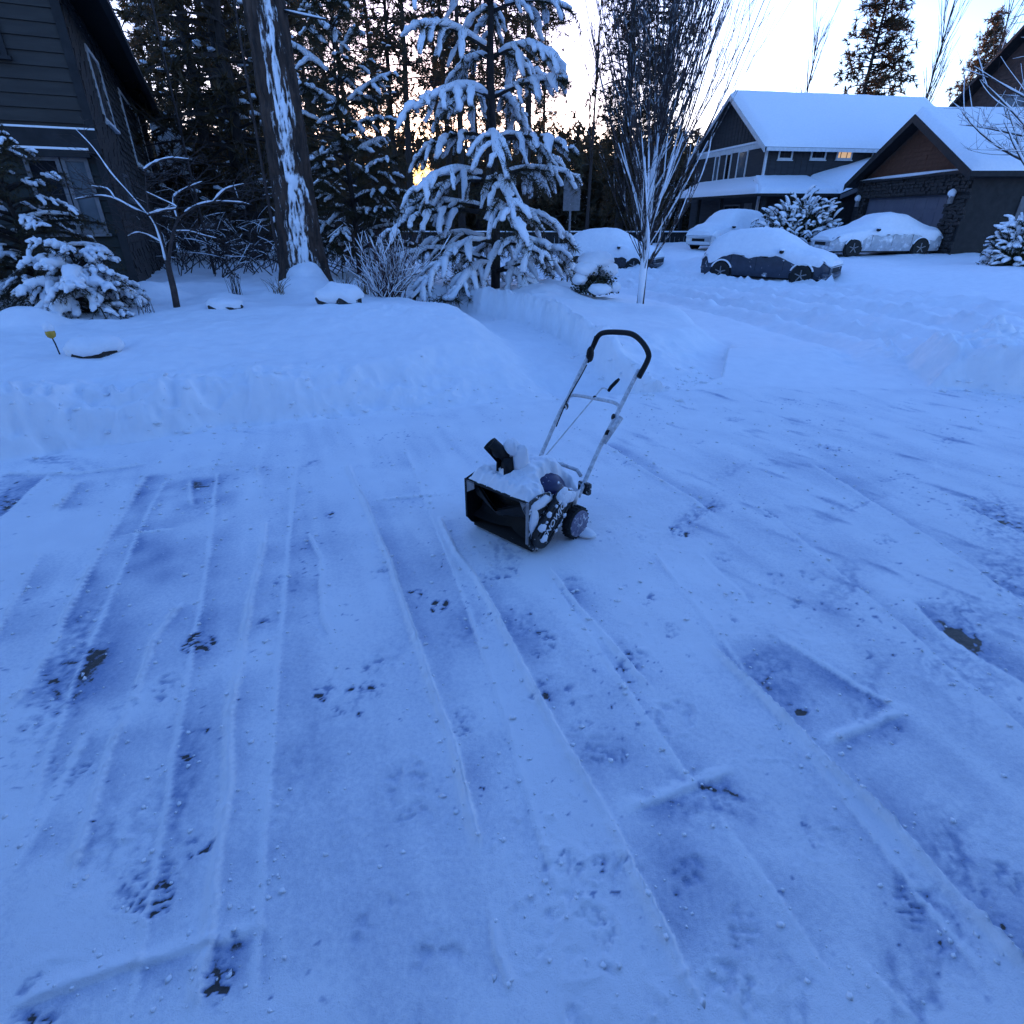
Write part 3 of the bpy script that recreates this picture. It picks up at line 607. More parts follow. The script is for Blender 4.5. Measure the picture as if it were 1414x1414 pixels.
def snowy_conifer(name, label, loc, H, spread, seed, z0=0.25, gap=0.38, nper=5, droop=0.5, up=0.25, sr=0.055, nl=0.10, k_need=9, power=0.75, hang=0.9, trunk_r=0.07, snow_keep=0.95, subs=1.0, first_az=0.0, cat='tree', sub_len=0.40, solid=False):
    r = np.random.default_rng(seed); t = empty(name, loc, 0, label, cat)
    tr = MB(); zz = np.linspace(-0.25, H, 10)
    tr.tube(np.stack((0.03 * np.sin(zz * 1.3), 0.03 * np.cos(zz * 1.1) - 0.03, zz), 1), trunk_r * (1 - 0.93 * np.clip(zz, 0, H) / H), 8)
    tr.build('trunk', 'bark_dark', t, True)
    br = MB(); sn = MB(); nd_ = Tris()
    z = z0; lv = 0
    while z < H - 0.06:
        fr = (z - z0) / (H - z0); L0 = spread * (1 - fr) ** power + 0.05
        n = max(3, int(round(nper * (1 - 0.3 * fr))))
        for k in range(n):
            az = first_az + lv * 1.1 + k * 2 * math.pi / n + r.normal() * 0.22
            L = L0 * r.uniform(0.72, 1.12); s = np.linspace(0, 1, 8)
            dr = droop * r.uniform(0.6, 1.35) * (1 - .3 * fr); u = up + 0.55 * fr ** 2 + r.normal() * 0.06
            bend = az + 0.25 * r.normal() * s
            P = np.stack((np.cos(bend) * L * s, np.sin(bend) * L * s, z + r.normal() * 0.05 + L * (u * s - dr * s * s)), 1)
            P[:, 2] = np.maximum(P[:, 2], 0.02)
            br.tube(P, 0.016 * (1 - 0.7 * s) * (0.5 + L), 4)
            twigs = [(P, True)]
            m = int((2 + L * 4.2) * subs)
            for j in range(m):
                q = 0.22 + 0.74 * (j + 0.5) / m
                c, d = along(P, [q]); c = c[0]
                sd = 1 if j % 2 else -1
                a2 = az + sd * r.uniform(0.45, 1.0); l2 = min(sub_len, L * sub_len) * (1.25 - 0.7 * q) * r.uniform(0.6, 1.25) + 0.06
                s2 = np.linspace(0, 1, 5)
                Q = c + np.stack((np.cos(a2) * l2 * s2, np.sin(a2) * l2 * s2, l2 * (0.12 * s2 - hang * r.uniform(0.5, 1.25) * s2 * s2)), 1)
                Q[:, 2] = np.maximum(Q[:, 2], 0.015)
                br.tube(Q, 0.006 * (1 - 0.6 * s2), 3); twigs.append((Q, False))
            for Q, main in twigs:
                ln = float(np.linalg.norm(Q[-1] - Q[0])); m2 = max(3, int(ln / (0.05 if nl < 0.2 else 0.1)))
                tt = np.linspace(0.25 if main else 0.1, 1.0, m2); c, d = along(Q, tt)
                d = d / np.maximum(np.linalg.norm(d, axis=1), 1e-6)[:, None]
                nd_.needles(c, d, k_need, nl, nl * 0.045, 0.62, 0.12, r)
                if r.random() < snow_keep:
                    a0 = r.uniform(.08, .18) if solid else (r.uniform(.12, .35) if main else r.uniform(.02, .3)); kk = 10 if main else 8
                    c2, _ = along(Q, np.linspace(a0, .985 if solid else r.uniform(.80, .99), kk)); c2 = c2 + r.normal(size=c2.shape) * sr * .13; w = np.sin(np.linspace(0.35, math.pi - 0.30, kk)) ** 0.45
                    rad = lumpy(sr * r.uniform(0.75, 1.2) * (1.0 if main else 0.82), kk, seed + z * 3 + k + ln * 17, 0.62) * w * min(1, 0.45 + ln * 1.1)
                    sn.tube(c2, rad, 7, 0.78, 0.55 * sr)
        z += gap * r.uniform(0.8, 1.2) * (0.78 + 0.4 * min(fr * 2, 1) - 0.35 * max(fr - .5, 0)); lv += 1
    # leader
    c = np.stack((np.zeros(8), np.zeros(8), np.linspace(H - 0.35, H, 8)), 1)
    nd_.needles(c, np.tile((0, 0, 1.0), (8, 1)), k_need, nl, nl * 0.045, 0.6, 0, r)
    cr = link('crown', nd_.mesh('crown', 'needle'), t)
    br.build('branches', 'bark_dark', cr, True)
    sn.build('snow_load', 'snow_soft', cr, True)
    return t
def far_pine_mesh(seed, H, base, spread, nlimb=64, power=0.7, clump=0.55, k=9, per=5, snow=.55):
    r = np.random.default_rng(seed); tr = MB()
    zz = np.linspace(-0.6, H, 9); tr.tube(np.stack((0.12 * np.sin(zz * .3 + seed), 0.12 * np.cos(zz * .23 + seed), zz), 1), H * 0.0115 * (1.02 - np.clip(zz, 0, H) / H) + 0.02, 7)
    t = Tris(); lm = MB(); sn = MB()
    for i in range(nlimb):
        f = (i + r.random()) / nlimb; z = base + (H - base) * f
        env = (1 - f) ** power * min(1, 0.45 + 2.2 * f)
        L = spread * env * r.uniform(0.55, 1.15) + 0.25; az = r.uniform(0, 2 * math.pi)
        s = np.linspace(0, 1, 5); u = r.uniform(-0.25, 0.25) + 0.5 * f
        P = np.stack((np.cos(az) * L * s, np.sin(az) * L * s, z + L * (u * s - 0.28 * s * s)), 1)
        lm.tube(P, 0.05 * (1 - 0.75 * s) * (0.4 + L / 3), 3)
        m = max(2, int(per * (0.5 + L / spread)))
        c, d = along(P, np.linspace(0.25, 1, m)); c = c + r.normal(size=c.shape) * 0.22
        d = d / np.linalg.norm(d, axis=1)[:, None]
        t.needles(c, d, k, clump, clump * 0.085, 0.75, -0.1, r)
        if r.random() < snow:
            for cc in c[r.random(len(c)) < 0.4]:
                sn.tube([cc + np.array((-.22, 0, .10)), cc + np.array((0, .05, .15)), cc + np.array((.22, 0, .10))], [.05, .13, .05], 5, .5)
    return tr.mesh('trunk', 'bark_dark', True), t.mesh('crown', 'needle_warm'), lm.mesh('limbs', 'bark_dark'), (sn.mesh('snow_load', 'snow_soft', True) if sn.n else None)
def place_pine(parts, name, label, loc, rz, sc_, group):
    e = empty(name, loc, rz, label, 'tree', group); e.scale = (sc_, sc_, sc_)
    link('trunk', parts[0], e); c = link('crown', parts[1], e); link('limbs', parts[2], c)
    if parts[3]: link('snow_load', parts[3], c)
    return e

# ------------------------------------------------------------------ the snow thrower
BC = np.array((-0.088, 2.692)); BRZ = math.radians(-43)
def to_loc(p):
    d = np.array(p[:2]) - BC; c, s = math.cos(-BRZ), math.sin(-BRZ)
    return np.array((d[0] * c - d[1] * s, d[0] * s + d[1] * c, p[2]))
def hp(px, py, off=-0.26, lift=0.0):               # pixel -> point of the handle plane z - y = off, local coordinates
    d = ray(px, py); o = to_loc((0, 0, CAMH)); e = to_loc((d[0], d[1], CAMH + d[2])) - o
    t = (off + lift - (o[2] - o[1])) / (e[2] - e[1]); return o + e * t
def xplane(px, py, x0):                            # pixel -> point of the plane local x = x0
    d = ray(px, py); o = to_loc((0, 0, CAMH)); e = to_loc((d[0], d[1], CAMH + d[2])) - o
    t = (x0 - o[0]) / e[0]; return o + e * t
def smooth_path(pts, n=5):
    P = [np.array(p, float) for p in pts]; out = []
    for i in range(len(P) - 1):
        p0 = P[max(i - 1, 0)]; p1 = P[i]; p2 = P[i + 1]; p3 = P[min(i + 2, len(P) - 1)]
        for j in range(n):
            t = j / n
            out.append(0.5 * ((2 * p1) + (-p0 + p2) * t + (2 * p0 - 5 * p1 + 4 * p2 - p3) * t * t + (-p0 + 3 * p1 - 3 * p2 + p3) * t ** 3))
    out.append(P[-1]); return out
def snow_thrower():
    t = empty('snow_thrower', (BC[0], BC[1], 0.004), BRZ, 'black and blue electric snow thrower crusted with snow, standing on the driveway', 'snow thrower')
    W = 0.225
    # auger housing: curved shell open to the front
    prof = [(0.0, .315), (.07, .325), (.15, .315), (.215, .265), (.245, .19), (.235, .11), (.19, .055), (.12, .03), (.05, .025)]
    m = MB(); n = len(prof); th = 0.008
    inn = [(y - 0.0 + (0.006 if 0 < i < n - 1 else 0), z - (th if z > .17 else -th)) for i, (y, z) in enumerate(prof)]
    for s0, s1, P in ((-W, W, prof),):
        v = [(s0, y, z) for y, z in prof] + [(s1, y, z) for y, z in prof] + [(s0, y - 0.004, z - th) for y, z in prof] + [(s1, y - 0.004, z - th) for y, z in prof]
        f = [(i, i + 1, n + i + 1, n + i) for i in range(n - 1)] + [(2 * n + i, 3 * n + i, 3 * n + i + 1, 2 * n + i + 1) for i in range(n - 1)]
        f += [(0, n, 3 * n, 2 * n), (n - 1, 3 * n - 1, 4 * n - 1, 2 * n - 1)]
        m.add(v, f)
    hs = m.build('auger_housing', 'black_specks', t, True)
    # side plates
    side = [(0.0, .317), (.08, .335), (.17, .325), (.235, .27), (.262, .19), (.25, .10), (.20, .04), (.13, .012), (.075, .004), (.03, .035), (0.002, .075)]
    for x in (-W - 0.008, W):
        MB().prism([(x, y, z) for y, z in side], (0.008, 0, 0)).build('side_plate', 'black_frost' if x > 0 else 'black', t)
        MB().box(x - 0.001 if x < 0 else x - 0.004, x + (0.012 if x < 0 else 0.009), -0.006, 0.004, .08, .318).build('plate_edge', 'galv' if x > 0 else 'black', t)
    # corner gussets at the top of the mouth
    for x0, x1 in ((-W, -W + .065), (W - .05, W)):
        MB().prism([(x0, -0.003, .312), (x1, -0.003, .312), (x1 if x0 < 0 else x0 + .02, -0.003, .275), (x0 if x0 < 0 else x1, -0.003, .235)], (0, .006, 0)).build('corner_gusset', 'galv', t)
    # scraper lip and auger with rubber paddles
    MB().box(-W + .002, W - .002, .045, .12, .010, .022).build('scraper_bar', 'black', t)
    a = MB(); a.lathe([(.022, -W + .003), (.022, W - .003)], 12, (0, .115, .17), 'x'); ax = a.build('auger', 'black', t, True)
    for ph in (-.55, .75, .75 + math.pi):
        p = MB(); k = 13; v = []
        for i in range(k):
            x = -W + .012 + (2 * W - .024) * i / (k - 1); tw = ph + 0.9 * abs(i - (k - 1) / 2) / ((k - 1) / 2)
            for rr in (.018, .055, .092, .122):
                b2 = tw + 1.5 * (rr / .122) ** 2 * 0.5
                v.append((x, .115 - rr * math.cos(b2), .17 + rr * math.sin(b2)))
        v2 = [(x, y + .012, z + .010) for x, y, z in v]
        f = [(i * 4 + j, i * 4 + j + 1, (i + 1) * 4 + j + 1, (i + 1) * 4 + j) for i in range(k - 1) for j in range(3)]
        p.add(v, f); p.add(v2, [q[::-1] for q in f]); p.build('paddle', 'black_specks', ax, True)
    # blue motor cover
    mc = MB(); mc.blob((0.01, .30, .24), (.205, .155, .125), 4, .06, 22, 12)
    mc.build('motor_cover', 'blue_frost', t, True)
    MB().box(-.19, .19, .20, .47, .075, .19).build('chassis', 'black', t, bevel=.03)
    # belt cover on the right flank, with lettering
    cv = MB(); pts = []
    a0 = math.atan2(.155, .17); L = .215; r1, r2 = .078, .070
    c1 = np.array((.10, .105)); c2 = c1 + L * np.array((math.cos(a0), math.sin(a0)))
    for j in range(13):
        q = a0 + math.pi / 2 + math.pi * j / 12; pts.append(c1 + r1 * np.array((math.cos(q), math.sin(q))))
    for j in range(13):
        q = a0 - math.pi / 2 + math.pi * j / 12; pts.append(c2 + r2 * np.array((math.cos(q), math.sin(q))))
    cv.prism([(W + .008, p[0], p[1]) for p in pts], (.034, 0, 0))
    cov = cv.build('belt_cover', 'black_light_frost', t, bevel=.010)
    for i, off in enumerate((-.052, -.026, .026, .052)):
        nrm = np.array((-math.sin(a0), math.cos(a0))); dv = np.array((math.cos(a0), math.sin(a0)))
        p0 = c1 + nrm * off - dv * .03; p1 = c2 + nrm * off + dv * .03
        MB().tube([(W + .043, p0[0], p0[1]), (W + .043, p1[0], p1[1])], .0045, 6).build('rib', 'black_light_frost', cov, True)
    cu = bpy.data.curves.new('lettering', 'FONT'); cu.body = 'SNOWJOE'; cu.size = .052; cu.extrude = .0008; cu.shear = .25; cu.offset = .0008
    cu.align_x = 'CENTER'; cu.align_y = 'CENTER'; cu.materials.append(M['text'])
    tmp = link('lettering_curve', cu); bpy.context.view_layer.update()
    tme = bpy.data.meshes.new_from_object(tmp.evaluated_get(bpy.context.evaluated_depsgraph_get())); bpy.data.objects.remove(tmp); bpy.data.curves.remove(cu)
    if not tme.materials: tme.materials.append(M['text'])
    tx = link('lettering', tme, cov)
    mid = (c1 + c2) / 2
    xa = Vector((0, math.cos(a0), math.sin(a0))); za = Vector((1, 0, 0)); ya = za.cross(xa)
    tx.matrix_local = Matrix.Translation((W + .0455, mid[0], mid[1])) @ Matrix((xa, ya, za)).transposed().to_4x4()
    # wheels
    for x in (-.275, .275):
        w = MB(); w.lathe([(.062, -.028), (.083, -.028), (.092, -.018), (.092, .018), (.083, .028), (.062, .028)], 28, (x, .35, .09), 'x')
        wo = w.build('wheel', 'rubber', t, True)
        s = 1 if x > 0 else -1
        MB().lathe([(.078, -.0), (.078, .031 * s), (.070, .034 * s), (.030, .030 * s), (.018, .036 * s), (.012, .037 * s)], 24, (x, .35, .09), 'x').build('rim', 'rim_frost', wo, True)
        for j in range(22):
            q = 2 * math.pi * j / 22
            cy, cz = .35 + .0915 * math.cos(q), .09 + .0915 * math.sin(q)
            MB().tube([(x - .024, cy, cz), (x + .024, cy, cz)], .005, 4).build('tread_lug', 'rubber', wo)
    MB().tube([(-.26, .35, .09), (.26, .35, .09)], .010, 8).build('axle', 'steel', t, True)
    # chute
    ch = MB(); base = np.array((-.045, .125, .315)); dirn = np.array((-.10, -.02, .28)); dirn = dirn / np.linalg.norm(dirn)
    ch.lathe([(.062, .30), (.066, .335), (.060, .345)], 20, (base[0], base[1], 0)); ch.build('chute_ring', 'black', t, True)
    def half_pipe(p0, p1, r0, r1, a_from, a_to, ax, nm, mat, thk=.006):
        mb = MB(); k = 13; p0 = np.array(p0); p1 = np.array(p1); d = p1 - p0; d /= np.linalg.norm(d)
        fwd = np.array(ax, float); fwd -= d * np.dot(fwd, d); fwd /= np.linalg.norm(fwd); sd = np.cross(d, fwd); v = []
        for (p, r) in ((p0, r0), (p1, r1)):
            for rr in (r, r - thk):
                for i in range(k):
                    q = a_from + (a_to - a_from) * i / (k - 1); v.append(p + rr * (math.cos(q) * fwd + math.sin(q) * sd))
        A, B, C, D = 0, k, 2 * k, 3 * k
        f = []
        for i in range(k - 1):
            f += [(A + i, A + i + 1, C + i + 1, C + i), (B + i, D + i, D + i + 1, B + i + 1), (A + i, B + i, B + i + 1, A + i + 1), (C + i, C + i + 1, D + i + 1, D + i)]
        f += [(A, C, D, B), (A + k - 1, B + k - 1, D + k - 1, C + k - 1)]
        mb.add(v, f); return mb.build(nm, mat, t, True)
    # opening looks to the front left; the wall is behind
    fx = (-.35, -1, 0)
    half_pipe((base[0], base[1], .325), (base[0] - .015, base[1] + .01, .455), .058, .050, .95, 2 * math.pi - .95, fx, 'chute', 'black')
    half_pipe((base[0] - .018, base[1] + .008, .440), (base[0] - .075, base[1] - .045, .525), .050, .044, .9, 2 * math.pi - .9, fx, 'deflector', 'black')
    # black inside of the chute seen as one dark face
    MB().blob((base[0] - .002, base[1] + .02, .385), (.046, .028, .066), 9, .02, 14, 8).build('chute_liner', 'black', t, True)
    MB().blob((base[0] - .052, base[1] - .010, .487), (.038, .026, .046), 10, .02, 14, 8).build('deflector_liner', 'black', t, True)
    # handle
    tub = .0125
    Lb, La, Lc = hp(738, 650), hp(771, 575), hp(785, 549)
    left = [(Lb[0], .45, .19), Lb, La, Lc, hp(799, 519), hp(812, 494)]
    MB().tube(smooth_path(left), tub, 10).build('handle_tube', 'steel_frost', t, True)
    right = [(hp(797, 690)[0], .45, .19), hp(812, 655), hp(829, 617), hp(845, 586), hp(858, 560), hp(882, 512)]
    MB().tube(smooth_path(right), tub, 10).build('handle_tube', 'steel_frost', t, True)
    # upper grip bends up steeply
    def up(px, py, k): return hp(px, py, lift=k)
    grip = [up(812, 494, 0), up(819, 479, .02), up(826, 465, .06), up(836, 460, .07), up(858, 460, .07), up(874, 463, .065), up(887, 474, .045), up(895, 488, .03), up(894, 499, .01), up(882, 522, 0)]
    MB().tube(smooth_path(grip, 6), .0165, 10).build('grip', 'black', t, True)
    sb = MB(); c = up(815, 490, .012)
    sb.blob(c, (.022, .030, .050), 5, .05, 12, 9); so_ = sb.build('switch_box', 'black', t, True); so_.rotation_euler = (0, 0, 0)
    MB().tube(smooth_path([up(812, 502, .0), up(817, 480, .05), up(822, 465, .10)]), .006, 6).build('bail_lever', 'black', t, True)
    MB().tube(smooth_path([up(810, 505, .01), up(801, 522, .03), up(785, 550, .02), up(774, 575, .025), up(768, 590, .01)]), .004, 6).build('power_cord', 'black', t, True)
    # cross bars
    MB().tube(smooth_path([hp(783, 556), hp(787, 548), hp(797, 547), hp(820, 551), hp(845, 556), hp(854, 561), hp(855, 569)], 5), .0105, 10).build('cross_bar', 'steel_frost', t, True)
    MB().tube([hp(748, 637), hp(775, 642), hp(797, 650), hp(802, 658)], .011, 10).build('cross_bar', 'steel_frost', t, True)
    # crank
    ck = MB().tube(smooth_path([hp(741, 645), hp(822, 548), hp(830, 538), hp(835, 537), hp(841, 540)], 4), .0042, 6).build('crank_rod', 'steel', t, True)
    MB().tube([hp(840, 541), hp(844, 535), hp(851, 528), hp(855, 524)], [.009, .0115, .0115, .008], 8).build('crank_grip', 'black', ck, True)
    c = hp(821, 550); MB().blob(c, (.013, .013, .013), 3, .05, 8, 6).build('rod_guide', 'black', t, True)
    # clamps and joints
    for px, py in ((782, 562), (847, 577)):
        MB().blob(hp(px, py, lift=.012), (.013, .016, .022), px, .1, 8, 6).build('clamp_knob', 'black_frost', t, True)
    a1, a2 = hp(841, 592), hp(858, 578)
    MB().tube([hp(833, 612), hp(857, 577)], .018, 10).build('tube_sleeve', 'steel_frost', t, True)
    for px, py in ((840, 600),):
        MB().lathe([(.024, -.010), (.024, .010)], 12, hp(px, py), 'x').build('hose_clip', 'black', t, True)
    b1 = hp(803, 668); MB().box(b1[0] - .02, b1[0] + .06, b1[1] - .01, b1[1] + .02, b1[2] - .06, b1[2] + .01).build('foot_bracket', 'black_frost', t, bevel=.006)
    b1 = hp(733, 655); MB().box(b1[0] - .05, b1[0] + .02, b1[1] - .03, b1[1] + .01, b1[2] - .05, b1[2] + .01).build('handle_bracket', 'black_frost', t, bevel=.006)
    MB().tube([hp(716, 642), hp(735, 648)], .014, 8).build('bracket_arm', 'steel_frost', t, True)
    # snow lying on the machine: a sheet over housing and motor cover
    nx, ny = 60, 46; gx = np.linspace(-.222, .232, nx); gy = np.linspace(.004, .445, ny); Xs, Ys = np.meshgrid(gx, gy)
    top = np.where(Ys < .15, .322 + .01 * np.sin(Ys * 20), .0)
    dome = .24 + .125 * np.sqrt(np.clip(1 - ((Xs - .01) / .225) ** 2 * .8 - ((Ys - .28) / .22) ** 2 * .75, 0.02, 1))
    sh = np.interp(Ys, [p[0] for p in prof[:5]] + [.30, .45], [p[1] for p in prof[:5]] + [.19, .17])
    zt = np.maximum(sh, dome)
    edge = np.minimum(np.minimum(Xs + .224, .234 - Xs), np.minimum(Ys - .002, .447 - Ys))
    edge = edge + .012 * fbm(Xs, Ys, 16, 2, 91)
    hgt = .042 * sst(-.004, .05, edge) * (1 + .55 * fbm(Xs, Ys, 9, 3, 92)) + .010 * fbm(Xs, Ys, 30, 3, 93) + .014 * np.abs(fbm(Xs, Ys, 14, 2, 95)) * sst(0, .05, edge)
    # bare blue flank at the right
    bare = sst(.05, .0, np.hypot((Xs - .205) / 1.0, (Ys - .30) / 1.6) - .066 - .02 * fbm(Xs, Ys, 14, 2, 94))
    zt2 = zt + hgt - .15 * bare
    mouth = (Ys < .02); zt2 = np.where(edge < 0.004, zt - .012, zt2)
    V = np.stack((Xs.ravel(), Ys.ravel(), zt2.ravel()), 1); F = grid_faces(nx, ny)
    link('snow_load', np_mesh('snow_load', V, F, 'snow_soft', True), t)
    # clumps on chute, tubes, wheel and belt cover
    sn = MB(); r = np.random.default_rng(5)
    sn.blob((base[0] + .045, base[1] + .065, .43), (.055, .045, .10), 1, .35, 14, 10); sn.blob((base[0] + .01, base[1] + .04, .50), (.05, .04, .05), 2, .35, 12, 8)
    sn.blob((base[0] + .03, base[1] + .03, .36), (.10, .07, .035), 3, .3, 14, 8)
    for i in range(10):
        q = r.uniform(-.9, 1.0); e = r.uniform(-1, 1) * .068
        p = (c1 + c2) / 2 + q * .13 * np.array((math.cos(a0), math.sin(a0))) + e * np.array((-math.sin(a0), math.cos(a0)))
        if abs(e) < .034 and q < .62: continue
        s = r.uniform(.010, .022); sn.blob((W + .042, p[0], p[1]), (.006 + .2 * s, s, s * .8), 20 + i, .4, 9, 6)
    for q, e, s in ((.95, .01, .05), (1.15, -.03, .04), (.85, .055, .038), (-.98, .0, .030), (-.7, .06, .03), (1.0, .05, .04)):
        p = (c1 + c2) / 2 + q * .13 * np.array((math.cos(a0), math.sin(a0))) + e * np.array((-math.sin(a0), math.cos(a0)))
        sn.blob((W + .040, p[0], p[1]), (.014, s, s * .8), 50 + int(s * 999), .4, 10, 7)
    sn.blob((W + .004, .045, .20), (.014, .04, .085), 60, .35, 10, 8); sn.blob((W + .004, .10, .285), (.018, .09, .035), 61, .3, 12, 8)
    sn.blob((.30, .40, .012), (.07, .05, .02), 63, .3, 12, 6)
    sn.build('snow_clump', 'snow_soft', t, True)
    return t
snow_thrower()

# ------------------------------------------------------------------ trees and plants of the near yard
def on_ground(px, py, z): p = pz(px, py, z); return (p[0], p[1], gz(p[0], p[1]))
bl = on_ground(684, 400, 0.28)
snowy_conifer('young_pine', 'young pine with heavy snow on drooping branches beside the street sign', (bl[0], bl[1], bl[2] - .05), 7.8, 2.2, 12, z0=.42, gap=.60, nper=5, droop=.62, up=.32, sr=.078, nl=.15, k_need=12, power=.45, hang=1.05, trunk_r=.095, first_az=.4, sub_len=.46, snow_keep=.88, subs=.95, solid=True)
p = pyy(492, 330, 14.5)
snowy_conifer('small_pine', 'dark snow dusted pine between the big trunk and the low sun', (p[0], 14.5, gz(p[0], 14.5) - .05), 5.0, 1.75, 33, z0=.45, gap=.38, nper=5, droop=.34, up=.45, sr=.062, nl=.17, k_need=14, power=.5, hang=.6, trunk_r=.08, snow_keep=.6, first_az=1.0)
p = pz(62, 425, .5)
snowy_conifer('spruce_shrub', 'bushy spruce weighed down with snow in front of the left house window', (p[0] - .25, p[1] + .35, gz(p[0], p[1]) - .05), 2.25, 1.35, 45, z0=.15, gap=.17, nper=7, droop=.55, up=.35, sr=.052, nl=.07, k_need=16, power=.7, hang=.7, trunk_r=.05, snow_keep=.30, subs=1.8, cat='shrub', sub_len=.26)
p2 = pz(118, 432, .5)
snowy_conifer('juniper_shrub', 'low juniper with drooping snow lobes at the foot of the spruce shrub', (p2[0], p2[1] + .1, gz(p2[0], p2[1]) - .05), .80, .85, 46, z0=.10, gap=.13, nper=8, droop=.85, up=.6, sr=.075, nl=.06, k_need=14, power=.6, hang=.8, trunk_r=.03, snow_keep=.62, subs=1.7, cat='shrub', sub_len=.26)

# the big ponderosa trunk
def big_trunk():
    p = pz(424, 404, .36); loc = (p[0], p[1], gz(p[0], p[1]) - .15); H = 15.0
    t = empty('ponderosa_pine', loc, 0, 'thick ponderosa trunk with a strip of snow plastered down its bark', 'tree')
    nu, nv = 96, 480; z = np.linspace(0, 1, nv) ** 1.35 * H; a = np.arange(nu) * 2 * np.pi / nu
    A, Zz = np.meshgrid(a, z)
    R = .335 * (1 - .55 * Zz / H) + .16 * np.exp(-Zz / .35) * (1 + .35 * np.sin(A * 5 + 1)) + .03 * np.exp(-Zz / 1.5)
    pl = np.abs(perlin(A * 5.5 + .4 * perlin(A * 3, Zz * 3, 2), Zz * 2.1, 101)); pl2 = np.abs(perlin(A * 12, Zz * 6, 102))
    R = R + .036 * (sst(.05, .35, pl) - .5) + .012 * (sst(.04, .3, pl2) - .5)
    cx = .05 * np.sin(Zz * .5)
    V = np.stack(((cx + R * np.cos(A)).ravel(), (R * np.sin(A)).ravel(), Zz.ravel()), 1)
    i = np.arange((nv - 1) * nu); rr = i // nu; c = i % nu
    F = np.stack((rr * nu + c, rr * nu + (c + 1) % nu, (rr + 1) * nu + (c + 1) % nu, (rr + 1) * nu + c), 1)
    # snow strip on the side that faces the driveway
    a_c = math.atan2(-p[1], -p[0]) % (2 * np.pi) + .10
    da = (A - a_c + np.pi) % (2 * np.pi) - np.pi
    wid = .50 + .10 * np.sin(Zz * 1.3) + .25 * perlin(Zz * 1.6, A * 0 + 3, 104) + .55 * np.exp(-Zz / .35)
    msk = .80 * wid - np.abs(da + .12 * np.sin(Zz * .8)) + .40 * fbm(A * 4.0, Zz * 1.6, 1.0, 3, 105) + .22 * (1 - np.exp(-Zz / .5)) * fbm(A * 14, Zz * 2.0, 1.0, 2, 107) - .30 * (1 - np.exp(-Zz / .5)) * sst(.10, .0, pl) - .55 * sst(6, 12, Zz)
    R = R + .020 * sst(-.05, .25, msk)
    V = np.stack(((cx + R * np.cos(A)).ravel(), (R * np.sin(A)).ravel(), Zz.ravel()), 1)
    me = np_mesh('trunk', V, F, 'bark_plaster', True); at = me.attributes.new('plaster', 'FLOAT', 'POINT'); at.data.foreach_set('value', (msk + .25 * (sst(.05, .3, pl) - .6)).ravel().astype(np.float32))
    link('trunk', me, t)
    MB().blob((cx[0, 0] + .45 * math.cos(a_c), .45 * math.sin(a_c), .12), (.36, .36, .42), 8, .2, 20, 12).build('snow_drift', 'snow_soft', t, True)
    r = np.random.default_rng(77); tr = Tris(); lm = MB()
    for i in range(60):
        zz = r.uniform(5.5, H); az = r.uniform(0, 6.28); L = r.uniform(1, 2.6); s = np.linspace(0, 1, 5)
        P = np.stack((np.cos(az) * L * s, np.sin(az) * L * s, zz + L * (.1 * s - .3 * s * s)), 1); lm.tube(P, .04 * (1 - .7 * s), 4)
        c, d = along(P, np.linspace(.4, 1, 6)); tr.needles(c + r.normal(size=c.shape) * .12, d / np.linalg.norm(d, axis=1)[:, None], 14, .22, .008, .75, 0, r)
    s = np.linspace(0, 1, 6)   # the one limb seen in the picture
    q = pyy(398, 15, p[1]); e = pyy(450, 28, p[1] - .4); q0 = np.array((.3, 0, q[2] - loc[2])); q1 = np.array((e[0] - p[0], e[1] - p[1], e[2] - loc[2]))
    P = q0[None] * (1 - s[:, None]) + q1[None] * s[:, None]; lm.tube(P, .022 * (1 - .7 * s), 5)
    cr = link('crown', tr.mesh('crown', 'needle'), t); lm.build('limbs', 'bark_dark', cr, True)
    MB().tube(P, .022 * np.sin(np.linspace(.4, 2.8, 6)), 6, .7, .02).build('limb_snow', 'snow_soft', cr, True)
big_trunk()

def bare_tree(name, label, loc, rz, paths, snow_frac, mat='bark_frost', group=None, cat='tree', snow_r=1.0, sides=5, low=None, rmin=.002):
    """paths: list of (points, r0, r1) in local coordinates"""
    t = empty(name, loc, rz, label, cat, group); m = MB(); sn = MB(); r = np.random.default_rng(len(paths))
    trunk = MB(); P, r0, r1 = paths[0]; trunk.tube(P, np.linspace(r0, r1, len(P)), 8); trunk.build('trunk', mat, t, True)
    for P, r0, r1 in paths[1:]:
        k = len(P); m.tube(P, np.linspace(r0, r1, k), sides if r0 > .01 else 3)
    c = m.build('crown', mat, t, True)
    for P, r0, r1 in paths:
        P = np.asarray(P)
        if low is not None:
            if P[0, 2] > low: continue
            if P[-1, 2] > low * 1.15: P = along(P, np.linspace(0, (low * 1.15 - P[0, 2]) / (P[-1, 2] - P[0, 2]), 6))[0]
        d = P[-1] - P[0]; flat = np.hypot(d[0], d[1]) / (np.linalg.norm(d) + 1e-6)
        if r.random() < snow_frac * (.35 + flat) and r0 > rmin:
            k = len(P); a = np.linspace(r0, r1, k) * .9 * snow_r + .004 * snow_r
            a = a * (1 + .5 * r.normal(size=k) * .5); a = np.clip(a, .002, .08) * np.sin(np.linspace(.35, 2.85, k)) ** .4
            sn.tube(P + np.array((-.25 * r0 - .001, -.6 * r0, .75 * r0 + .003)), a, 6)
    if sn.n: sn.build('snow_load', 'snow_soft', c, True)
    return t
